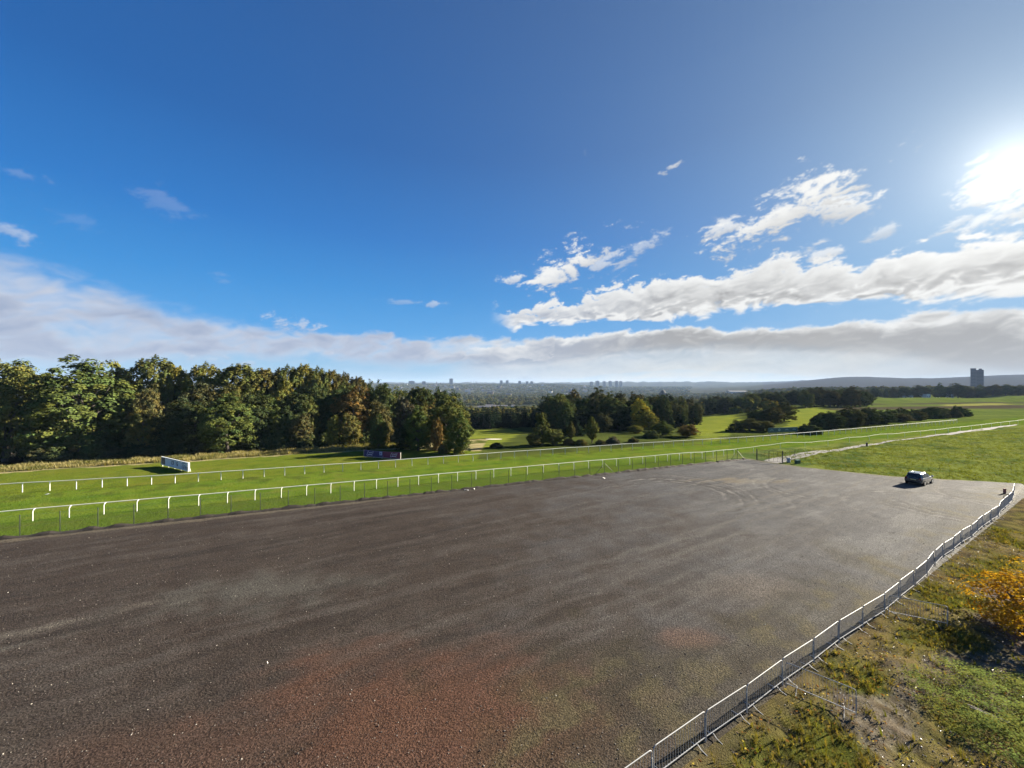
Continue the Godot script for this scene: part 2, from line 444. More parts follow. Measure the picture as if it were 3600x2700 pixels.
# ------------------------------------------------------------------ ground sheets
func sheet(xs: PackedFloat32Array, ys: PackedFloat32Array, place: Callable) -> MB:     # place(a, b) -> [position, colour]
	var m := MB.new()
	var w := xs.size()
	var h := ys.size()
	for j in h:
		for i in w:
			var q: Array = place.call(xs[i], ys[j])
			m.v.append(q[0])
			m.c.append(Color(q[1].r / VC, q[1].g / VC, q[1].b / VC))
			m.uv.append(Vector2(q[0].x, q[0].z))
	m.n.resize(m.v.size())
	for j in h:
		for i in w:
			var k := j * w + i
			var dx := m.v[j * w + mini(i + 1, w - 1)] - m.v[j * w + maxi(i - 1, 0)]
			var dy := m.v[mini(j + 1, h - 1) * w + i] - m.v[maxi(j - 1, 0) * w + i]
			var nn := dx.cross(dy)
			if nn.y < 0.0: nn = -nn
			m.n[k] = nn.normalized() if nn.length() > 1e-9 else Vector3.UP
	var up := 0.0
	for j in h - 1:
		for i in w - 1:
			var k := j * w + i
			if up == 0.0: up = (m.v[k + 1] - m.v[k]).cross(m.v[k + w] - m.v[k]).y
			if up > 0.0:
				m.idx.append(k); m.idx.append(k + w); m.idx.append(k + 1)
				m.idx.append(k + 1); m.idx.append(k + w); m.idx.append(k + w + 1)
			else:
				m.idx.append(k); m.idx.append(k + 1); m.idx.append(k + w)
				m.idx.append(k + 1); m.idx.append(k + w + 1); m.idx.append(k + w)
	return m

func steps(a: float, b: float, d: float) -> PackedFloat32Array:
	var o := PackedFloat32Array()
	var n := int(ceil((b - a) / d))
	for i in n + 1: o.append(lerpf(a, b, float(i) / n))
	return o

const NX0 := -125.0
const NX1 := 190.0
const NZ0 := -14.0
const NZ1 := 150.0

func inside(x: float, z: float) -> float:      # how far inside the fine near sheet
	return minf(minf(x - NX0, NX1 - x), minf(z - NZ0, NZ1 - z))

func on_ground(a: float, r: float) -> Array:
	var x := sin(a) * r
	var z := cos(a) * r
	var y := H(x, z) - 0.9 * sst(4.0, 12.0, inside(x, z))
	return [Vector3(x, y, -z), C(x, z)]

func on_field(x: float, z: float) -> Array:
	var ins := inside(x, z)
	var y := H(x, z) + 0.1 - 0.7 * (1.0 - sst(0.0, 9.0, ins))
	if ins > 9.0:
		y += 0.06 * nz2.get_noise_2d(x * 5.0, z * 5.0)
		if vco(x, z) < 50.0 and uco(x, z) > 55.0: y += 0.10 * nz2.get_noise_2d(x * 2.5, z * 4.0) - 0.04 + 0.3 * sst(0.0, 14.0, uco(x, z) - along(EDGE, 45.55 - vco(x, z))) * (0.5 + nz.get_noise_2d(x * 0.7, z * 0.7))
		if vco(x, z) < 46.5: y -= 0.35 * (1.0 - sst(45.6, 46.4, vco(x, z))) * (1.0 - sst(-1.2, -0.2, uco(x, z) - along(EDGE, 45.55 - vco(x, z))))
	return [Vector3(x, y, -z), C(x, z)]

# gravel: a = metres along the straight, b = metres from the fence towards the camera
var EDGE := [Vector2(0, 63.0), Vector2(2.3, 63.2), Vector2(8.0, 64.3), Vector2(16.5, 69.5), Vector2(18.0, 71.5), Vector2(25.0, 80.0), Vector2(30.0, 84.0), Vector2(80.0, 84.0)]

func barrier_side(x: float, z: float) -> float:    # metres right of the line of crowd barriers
	return (x - 4.56) * 0.5 - (z - 12.39) * 0.866 + (0.04 * maxf(x - 25.0, 0.0))

func on_gravel(a: float, b: float) -> Array:
	var far := along(EDGE, b)
	var u := lerpf(-72.0, far, a)
	var v := 45.55 - b
	var x := 0.924 * u - 0.381 * v
	var z := 0.381 * u + 0.924 * v
	var n1 := nz.get_noise_2d(x * 1.3, z * 1.3)
	var n2 := nz2.get_noise_2d(x * 5.0, z * 5.0)
	var ub := 0.866 * x + 0.5 * z
	var vb := -0.5 * x + 0.866 * z
	var st := nz2.get_noise_2d(ub * 0.22 + 200.0, vb * 5.5 + n1 * 2.0)
	var st2 := nz2.get_noise_2d(ub * 1.0, vb * 11.0 + n1 * 5.0)
	var c := mixc(Color(0.067, 0.052, 0.043), Color(0.098, 0.081, 0.069), 0.46 + n1 * 0.3 + n2 * 0.5)
	c = mixc(c, Color(0.185, 0.175, 0.165), sst(0.02, 0.5, st * 0.7 + st2 * 0.7 + n2 * 0.3) * (0.14 + 0.32 * sst(-5.0, 35.0, x)))
	c = mixc(c, Color(0.04, 0.034, 0.031), sst(0.05, 0.5, -st * 0.3 - st2 * 0.9 + n2 * 0.5) * 0.36)
	var ridge := 1.0 - absf(nz2.get_noise_2d(ub * 0.2 + 50.0, vb * 6.0 + n1 * 3.0)) * 10.0
	var ridge2 := 1.0 - absf(nz2.get_noise_2d(ub * 0.28 - 70.0, vb * 4.2 + n1 * 2.0)) * 11.0
	c = mixc(c, Color(0.20, 0.185, 0.165), maxf(ridge, 0.0) * (0.20 + 0.34 * sst(-5.0, 30.0, x)) * sst(-0.25, 0.2, st))
	var ridge3 := 1.0 - absf(nz2.get_noise_2d(ub * 0.32 + 500.0, vb * 13.0 + n1 * 5.0)) * 9.0
	c = mixc(c, Color(0.19, 0.18, 0.165), maxf(ridge3, 0.0) * (0.12 + 0.3 * sst(-10.0, 25.0, x)) * sst(-0.3, 0.3, n1 + st))
	c = mixc(c, Color(0.042, 0.036, 0.032), maxf(ridge2, 0.0) * 0.5 * sst(0.25, -0.2, st))
	# dusty grey towards the right
	c = mixc(c, Color(0.132, 0.139, 0.154), sst(-4.0, 40.0, x + n1 * 14.0 + n2 * 8.0 + 0.25 * z - 5.0) * 0.75)
	# pale worn streak on the left
	var w := absf(v - (38.5 - 0.31 * (u + 17.0)) + 18.0 - n2 * 0.8 + st * 1.0)
	var line := (z - 19.2) - (x + 26.0) * 0.62
	line += n2 * 0.5
	c = mixc(c, Color(0.20, 0.18, 0.155), (1.0 - sst(0.1, 0.9, absf(line))) * (1.0 - sst(-22.0, -13.0, x)) * (0.62 + st2 * 0.9))
	c = mixc(c, Color(0.16, 0.15, 0.13), (1.0 - sst(0.1, 0.5, absf(line + 1.3 + n2 * 0.4))) * (1.0 - sst(-24.0, -17.0, x)) * (0.5 + st2 * 0.9))
	c = mixc(c, Color(0.135, 0.13, 0.115), sst(0.0, 1.0, 1.0 - Vector2((x + 15.5) / 9.0, (z - 25.5 - x * 0.1) / 3.2).length() + n2 * 0.5) * 0.75)
	# red burnt shale
	var red := 1.0 - Vector2((x + 2.8) / 8.5, (z - 15.0) / 4.4).length() + n1 * 0.3 + n2 * 0.35 + st2 * 0.3
	c = mixc(c, Color(0.142, 0.073, 0.048), sst(-0.25, 0.75, red) * 0.9)
	red = 1.0 - Vector2((x + 12.0) / 5.0, (z - 13.6) / 2.0).length() + n1 * 0.5 + n2 * 0.3
	c = mixc(c, Color(0.115, 0.069, 0.050), sst(0.0, 0.8, red) * 0.6)
	red = 1.0 - Vector2((x - 8.9) / 2.1, (z - 19.2) / 1.0).length() + n1 * 0.5 + n2 * 0.5
	c = mixc(c, Color(0.18, 0.118, 0.094), sst(0.0, 0.7, red) * 0.8)
	red = 1.0 - Vector2((x - 16.0) / 6.0, (z - 24.0) / 2.0).length() + n1 * 0.6 + n2 * 0.5
	c = mixc(c, Color(0.20, 0.165, 0.135), sst(0.0, 0.8, red) * 0.5)
	# cream dust near the gate
	red = 1.0 - Vector2((x - 29.5) / 7.0, (z - 51.0) / 1.7).length() + n1 * 0.4 + st2 * 0.9
	c = mixc(c, Color(0.24, 0.20, 0.135), sst(0.05, 0.7, red) * 0.8)
	var y := 0.15 + 0.025 * n2 + 0.02 * st2
	# wheel marks: rings left by turning cars
	for q in [Vector4(19.5, 45.5, 6.6, 1.0), Vector4(19.5, 45.5, 5.2, 0.8), Vector4(20.0, 46.2, 8.0, 0.7), Vector4(26.0, 44.0, 5.0, 0.5), Vector4(36.0, 47.0, 4.2, 0.8), Vector4(36.5, 47.4, 5.6, 0.6), Vector4(48.0, 41.0, 7.5, 0.9), Vector4(48.0, 41.0, 6.0, 0.8), Vector4(55.0, 43.0, 5.0, 0.7), Vector4(44.0, 37.0, 9.0, 0.5)]:
		var dx: float = x - q.x
		var dz: float = z - q.y
		if absf(dx) > 10.0 or absf(dz) > 10.0: continue
		var rr: float = absf(sqrt(dx * dx + dz * dz) - q.z + n2 * 0.35)
		var arc: float = sst(-0.25, 0.6, sin(atan2(dz, dx) * 1.0 + q.x) + n1)
		c = mixc(c, Color(0.27, 0.26, 0.245), (1.0 - sst(0.05, 0.28, rr)) * arc * q.w * clampf(0.55 + 2.2 * st2 + n2, 0.0, 1.0))
		c = mixc(c, Color(0.042, 0.037, 0.034), (1.0 - sst(0.1, 0.3, absf(rr - 0.45))) * arc * q.w * 0.5)
		y -= 0.03 * (1.0 - sst(0.0, 0.3, rr)) * arc
	# scuffed pale patches towards the right
	c = mixc(c, Color(0.24, 0.24, 0.235), sst(0.08, 0.4, nz2.get_noise_2d(ub * 1.3, vb * 2.6 + 40.0) + st2 * 0.4) * sst(8.0, 36.0, x) * 0.45)
	c = mixc(c, Color(0.07, 0.07, 0.075), sst(0.1, 0.4, -nz2.get_noise_2d(ub * 1.3, vb * 2.6 + 40.0) - st2 * 0.5) * sst(8.0, 36.0, x) * 0.4)
	# straight wheel marks
	for k in 7:
		var off := vb - (0.5 + k * 4.6 + 1.5 * sin(k * 2.3)) - n1 * 1.2
		var rr := minf(absf(off), absf(off - 1.5))
		c = mixc(c, Color(0.15, 0.142, 0.132), (1.0 - sst(0.06, 0.3, rr)) * (0.45 + st * 1.2) * sst(-8.0, 20.0, x))
	# grass creeping in by the barriers and along the right edge
	var bs := -barrier_side(x, z)
	var gr := sst(4.2, 0.2, bs + n1 * 6.0 + n2 * 4.0 - 2.2 * sst(14.0, 3.0, x))
	c = mixc(c, mixc(Color(0.080, 0.085, 0.028), Color(0.13, 0.110, 0.062), 0.55 + n2 * 1.3), gr * (0.15 + 0.75 * sst(-0.1, 0.3, n2)))
	var ed := (1.0 - a) * (far + 72.0)
	if b < 22.0: c = mixc(c, Color(0.15, 0.14, 0.07), sst(1.4, 0.1, ed + n2) * 0.8)
	# pale strip beside the fence
	c = mixc(c, Color(0.19, 0.165, 0.125), sst(1.15, 0.85, b + n2 * 0.35) * sst(-1.0, -20.0, x) * 0.8)
	if bs < 0.0: y -= 0.22 * sst(0.0, 0.4, -bs)
	return [Vector3(x, y, -z), c]

func on_verge(a: float, b: float) -> Array:        # rough ground right of the barriers; a along them, b to the right
	var x := 4.56 + 0.866 * a + 0.5 * b
	var z := 12.39 + 0.5 * a - 0.866 * b
	x += 0.04 * maxf(a - 24.0, 0.0) * -0.5
	var n1 := nz.get_noise_2d(x * 2.2, z * 2.2)
	var n2 := nz2.get_noise_2d(x * 9.0, z * 9.0)
	var n3 := nz2.get_noise_2d(x * 26.0, z * 26.0)
	var c := mixc(Color(0.115, 0.130, 0.028), Color(0.21, 0.165, 0.072), 0.50 + n1 * 1.2 + n2 * 0.5)
	c = mixc(c, Color(0.035, 0.03, 0.018), sst(0.1, 0.5, -n2 - n3 * 0.4) * 0.7)
	# broken stone and leaf litter patches
	var p := 1.0 - Vector2((a - 17.5) / 4.6, (b - 4.3) / 2.2).length() + n1 * 0.6
	p = maxf(p, 1.0 - Vector2((a - 9.5) / 4.0, (b - 2.6) / 1.4).length() + n1 * 0.7)
	p = maxf(p, 1.0 - Vector2((a - 0.5) / 4.0, (b - 2.2) / 1.3).length() + n1 * 0.5)
	c = mixc(c, mixc(Color(0.25, 0.22, 0.19), Color(0.12, 0.09, 0.07), 0.5 + n3 * 1.5), sst(0.0, 0.4, p) * 0.75)
	p = 1.0 - Vector2((a - 28.0) / 9.0, (b - 5.0) / 3.5).length() + n1 * 0.8
	c = mixc(c, mixc(Color(0.25, 0.225, 0.205), Color(0.14, 0.095, 0.055), 0.5 + n3 * 1.5), sst(0.0, 0.4, p) * 0.85)
	c = mixc(c, mixc(Color(0.13, 0.10, 0.075), Color(0.06, 0.048, 0.036), 0.5 + n3 * 1.6), sst(1.5, 0.2, b + n2 * 1.6) * 0.55)
	p = 1.0 - Vector2((a - 3.0) / 9.0, (b - 9.5) / 4.0).length() + n1 * 0.4
	c = mixc(c, Color(0.105, 0.16, 0.03), sst(0.0, 0.5, p))
	var y := 0.14 + (0.10 * n1 + 0.07 * n2 + 0.03 * n3) * sst(0.0, 1.5, b)
	return [Vector3(x, y, -z), c]

# ------------------------------------------------------------------ plants
func leaf(m: MB, p: Vector3, nn: Vector3, s: float, col: Color) -> void:
	var a := nn.cross(Vector3(rng.randf() - 0.5, rng.randf() - 0.5, rng.randf() - 0.5)).normalized()
	var b := nn.cross(a)
	var l := s * (0.75 + rng.randf() * 0.5)
	m.quad(p - a * l * 0.55, p + b * l * 0.34 + nn * l * 0.08, p + a * l * 0.55, p - b * l * 0.34 + nn * l * 0.08, col)

func rand_dir() -> Vector3:
	var y := rng.randf() * 2.0 - 1.0
	var t := rng.randf() * TAU
	var q := sqrt(1.0 - y * y)
	return Vector3(cos(t) * q, y, sin(t) * q)

# a crown 10 m tall and 10 m wide standing on the ground (scaled per tree); clumps of leaves on a lumpy volume
func crown(shape: String, clumps: int, per: int, size: float, seed_: int, clump_r := 0.9, tall := 1.5) -> ArrayMesh:
	rng.seed = seed_
	var m := MB.new()
	var lump := FastNoiseLite.new()
	lump.seed = seed_
	lump.frequency = 0.9
	for k in clumps:
		var d := rand_dir()
		var c := Vector3()
		var cr := clump_r * (0.65 + rng.randf() * 0.7)
		var up := 0.75
		match shape:
			"round", "oak":
				var hr := sqrt(maxf(1.0 - d.y * d.y * (1.0 if d.y > 0.0 else 0.42), 0.0))
				var dd := Vector3(d.x, 0, d.z).normalized() * hr
				var f := (0.6 + 0.4 * pow(rng.randf(), 0.4)) * (0.9 + 0.5 * lump.get_noise_3dv(d * 1.5))
				c = Vector3(0, 4.9, 0) + Vector3(dd.x * 4.4, d.y * (4.6 if d.y > 0.0 else 4.6), dd.z * 4.4) * f
			"wild":
				var hr := sqrt(maxf(1.0 - d.y * d.y * (1.0 if d.y > 0.0 else 0.42), 0.0))
				var dd := Vector3(d.x, 0, d.z).normalized() * hr
				var f := (0.6 + 0.4 * pow(rng.randf(), 0.4)) * (0.85 + 0.6 * lump.get_noise_3dv(d * 1.7))
				c = Vector3(0, 4.6, 0) + Vector3(dd.x * 4.6, d.y * 4.3, dd.z * 4.6) * f
				if rng.randf() < 0.3:      # whips of the top, bent by the wind
					var an := rng.randf() * TAU
					var q := sqrt(rng.randf()) * 3.6
					c = Vector3(cos(an) * q + 0.4, 9.3 - q * q * 0.16 + rng.randf() * 0.9, sin(an) * q)
					cr *= 0.6
					up = 2.0
			"bushy":
				var f := (0.5 + 0.5 * pow(rng.randf(), 0.5)) * (0.9 + 0.5 * lump.get_noise_3dv(d * 1.6))
				c = Vector3(0, 4.6, 0) + Vector3(d.x * 4.5, d.y * 4.6, d.z * 4.5) * f
			"feather":
				var t := rng.randf()
				var w := 4.2 * sin(PI * pow(1.0 - t * 0.93, 1.3)) * (0.5 + 0.5 * rng.randf()) * (0.9 + 0.5 * lump.get_noise_3dv(d * 1.5))
				c = Vector3(d.x * w + t * t * 0.9, 1.0 + t * 8.6, d.z * w)
				cr *= lerpf(1.15, 0.5, t)
				up = 1.3
				if rng.randf() < 0.22:      # whips of the top
					var an := rng.randf() * TAU
					c = Vector3(cos(an) * 2.2 * rng.randf() + 0.9, 8.0 + rng.randf() * 2.2, sin(an) * 2.2 * rng.randf())
					cr *= 0.55
					up = 2.2
			"column":
				var t := rng.randf()
				var w := 4.6 * pow(sin(PI * clampf(0.1 + t * 0.88, 0.0, 1.0)), 0.8) * (0.55 + 0.45 * rng.randf())
				c = Vector3(d.x * w, 1.9 + t * 7.6, d.z * w)
				up = 1.5
			"sparse":
				var f := 0.45 + 0.55 * rng.randf()
				c = Vector3(0, 5.6, 0) + Vector3(d.x * 4.3, d.y * 4.0, d.z * 4.3) * f
			"bush":
				d.y = absf(d.y)
				var f := (0.45 + 0.5 * pow(rng.randf(), 0.5)) * (0.95 + 0.4 * lump.get_noise_3dv(d * 1.8))
				c = Vector3(d.x * 4.7, 0.4 + d.y * 8.8, d.z * 4.7) * f
			"conifer":
				var t := rng.randf()
				t = 1.0 - sqrt(1.0 - t * 0.985)
				var tier := (floorf(t * 13.0) + 0.35) / 13.0
				var w := 4.9 * (1.0 - tier) * (0.35 + 0.65 * rng.randf())
				var an := rng.randf() * TAU
				c = Vector3(cos(an) * w, 0.8 + tier * 9.1 - w * 0.13, sin(an) * w)
				cr *= 0.7
				up = 0.5
		c.y *= tall
		var bright := 0.48 + rng.randf() * 0.24
		var hue := rng.randf()
		var base := Color(bright * lerpf(0.85, 1.2, hue), bright, bright * lerpf(1.1, 0.8, hue))
		var centre := Vector3(0, 4.8 * tall, 0)
		for i in per:
			var e := rand_dir()
			if e.dot((c - centre).normalized()) < -0.35 and rng.randf() < 0.7: e = -e
			var p := c + Vector3(e.x + (0.35 * e.y if up > 1.9 else 0.0), e.y * up, e.z) * cr * (0.4 + 0.6 * rng.randf())
			if p.y < 0.05: p.y = 0.05 + rng.randf() * 0.3
			var w2 := 0.8 + rng.randf() * 0.4
			leaf(m, p, (e * 0.7 + (p - centre * Vector3(0, 0.8, 0)).normalized() * 0.6 + rand_dir() * 0.6 + Vector3(0, 0.2, 0)).normalized(), size, Color(base.r * w2, base.g * w2, base.b * w2))
	return m.mesh()

func trunk(shape: String, seed_: int) -> ArrayMesh:
	rng.seed = seed_
	var m := MB.new()
	if shape == "bush":
		for i in 6:
			var an := rng.randf() * TAU
			m.tube(Vector3(cos(an) * 0.2, -0.3, sin(an) * 0.2), Vector3(cos(an) * 2.6, 6.0, sin(an) * 2.6), 0.16, 0.05, 5)
		return m.mesh()
	var top := 9.0 if shape in ["conifer", "column"] else 5.2
	var r := 0.34
	var bend := Vector3(rng.randf_range(-0.3, 0.3), 0, rng.randf_range(-0.3, 0.3))
	m.tube(Vector3(0, -0.5, 0), Vector3(0, 0.4, 0), r * 1.5, r * 1.05, 8)
	m.tube(Vector3(0, 0.4, 0), Vector3(0, top * 0.5, 0) + bend, r * 1.05, r * 0.75, 8)
	m.tube(Vector3(0, top * 0.5, 0) + bend, Vector3(0, top, 0) + bend * 0.6, r * 0.75, r * 0.2, 7)
	if shape != "conifer":
		for i in 9:
			var an := i * 2.4 + rng.randf()
			var h0 := 1.9 + 0.35 * i
			var reach := 2.2 + rng.randf() * 1.6
			var a := Vector3(0, h0, 0) + bend * 0.6
			var b := a + Vector3(cos(an) * reach * 0.5, 1.3, sin(an) * reach * 0.5)
			var c := b + Vector3(cos(an + 0.3) * reach * 0.6, 1.5, sin(an + 0.3) * reach * 0.6)
			m.tube(a, b, 0.16, 0.1, 5)
			m.tube(b, c, 0.1, 0.035, 5)
			m.tube(b, b + Vector3(cos(an - 0.9), 1.2, sin(an - 0.9)) * 1.2, 0.07, 0.02, 4)
	return m.mesh()

const TINT := {
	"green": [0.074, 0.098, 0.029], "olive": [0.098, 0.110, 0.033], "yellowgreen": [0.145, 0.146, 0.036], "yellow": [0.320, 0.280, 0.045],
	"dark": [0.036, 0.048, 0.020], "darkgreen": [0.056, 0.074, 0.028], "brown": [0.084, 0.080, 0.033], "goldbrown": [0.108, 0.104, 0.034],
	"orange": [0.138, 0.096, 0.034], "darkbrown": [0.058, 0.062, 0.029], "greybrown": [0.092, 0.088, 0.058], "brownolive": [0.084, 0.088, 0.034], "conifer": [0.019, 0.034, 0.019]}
const TINT_FACTOR := 1.0
var crowns := {}
var trunks := {}

func foliage(tint: String) -> StandardMaterial3D:
	var t: Array = TINT[tint]
	return leafmat("leaves_" + tint, t[0], t[1], t[2])

func tree(label: String, sp: String, tint: String, x: float, z: float, top: float, wide: float, group := "") -> Node3D:
	var y := H(x, z) + 0.05
	var is_bush: bool = sp == "bush"
	var h := maxf(top - y, 1.2)
	var o := thing("shrub" if is_bush else ("conifer_tree" if sp == "conifer" else "broadleaf_tree"), label, "shrub" if is_bush else "tree", Vector3(x, y, -z), 0.0, group)
	var bark := mat("bark", 0.05, 0.042, 0.034, 0.9)
	var t := part(o, "stems" if is_bush else "trunk", trunks[sp], bark)
	var c := part(o, "crown", crowns[sp], foliage(tint))
	var ang := float(hash(label + str(x)) % 628) / 100.0
	for q in [t, c]:
		q.rotation.y = ang if not sp.begins_with("feather") else ang * 0.1
		q.scale = Vector3(wide / 10.0, h / (10.0 if q == t or is_bush else 15.0), wide / 10.0)
	return o

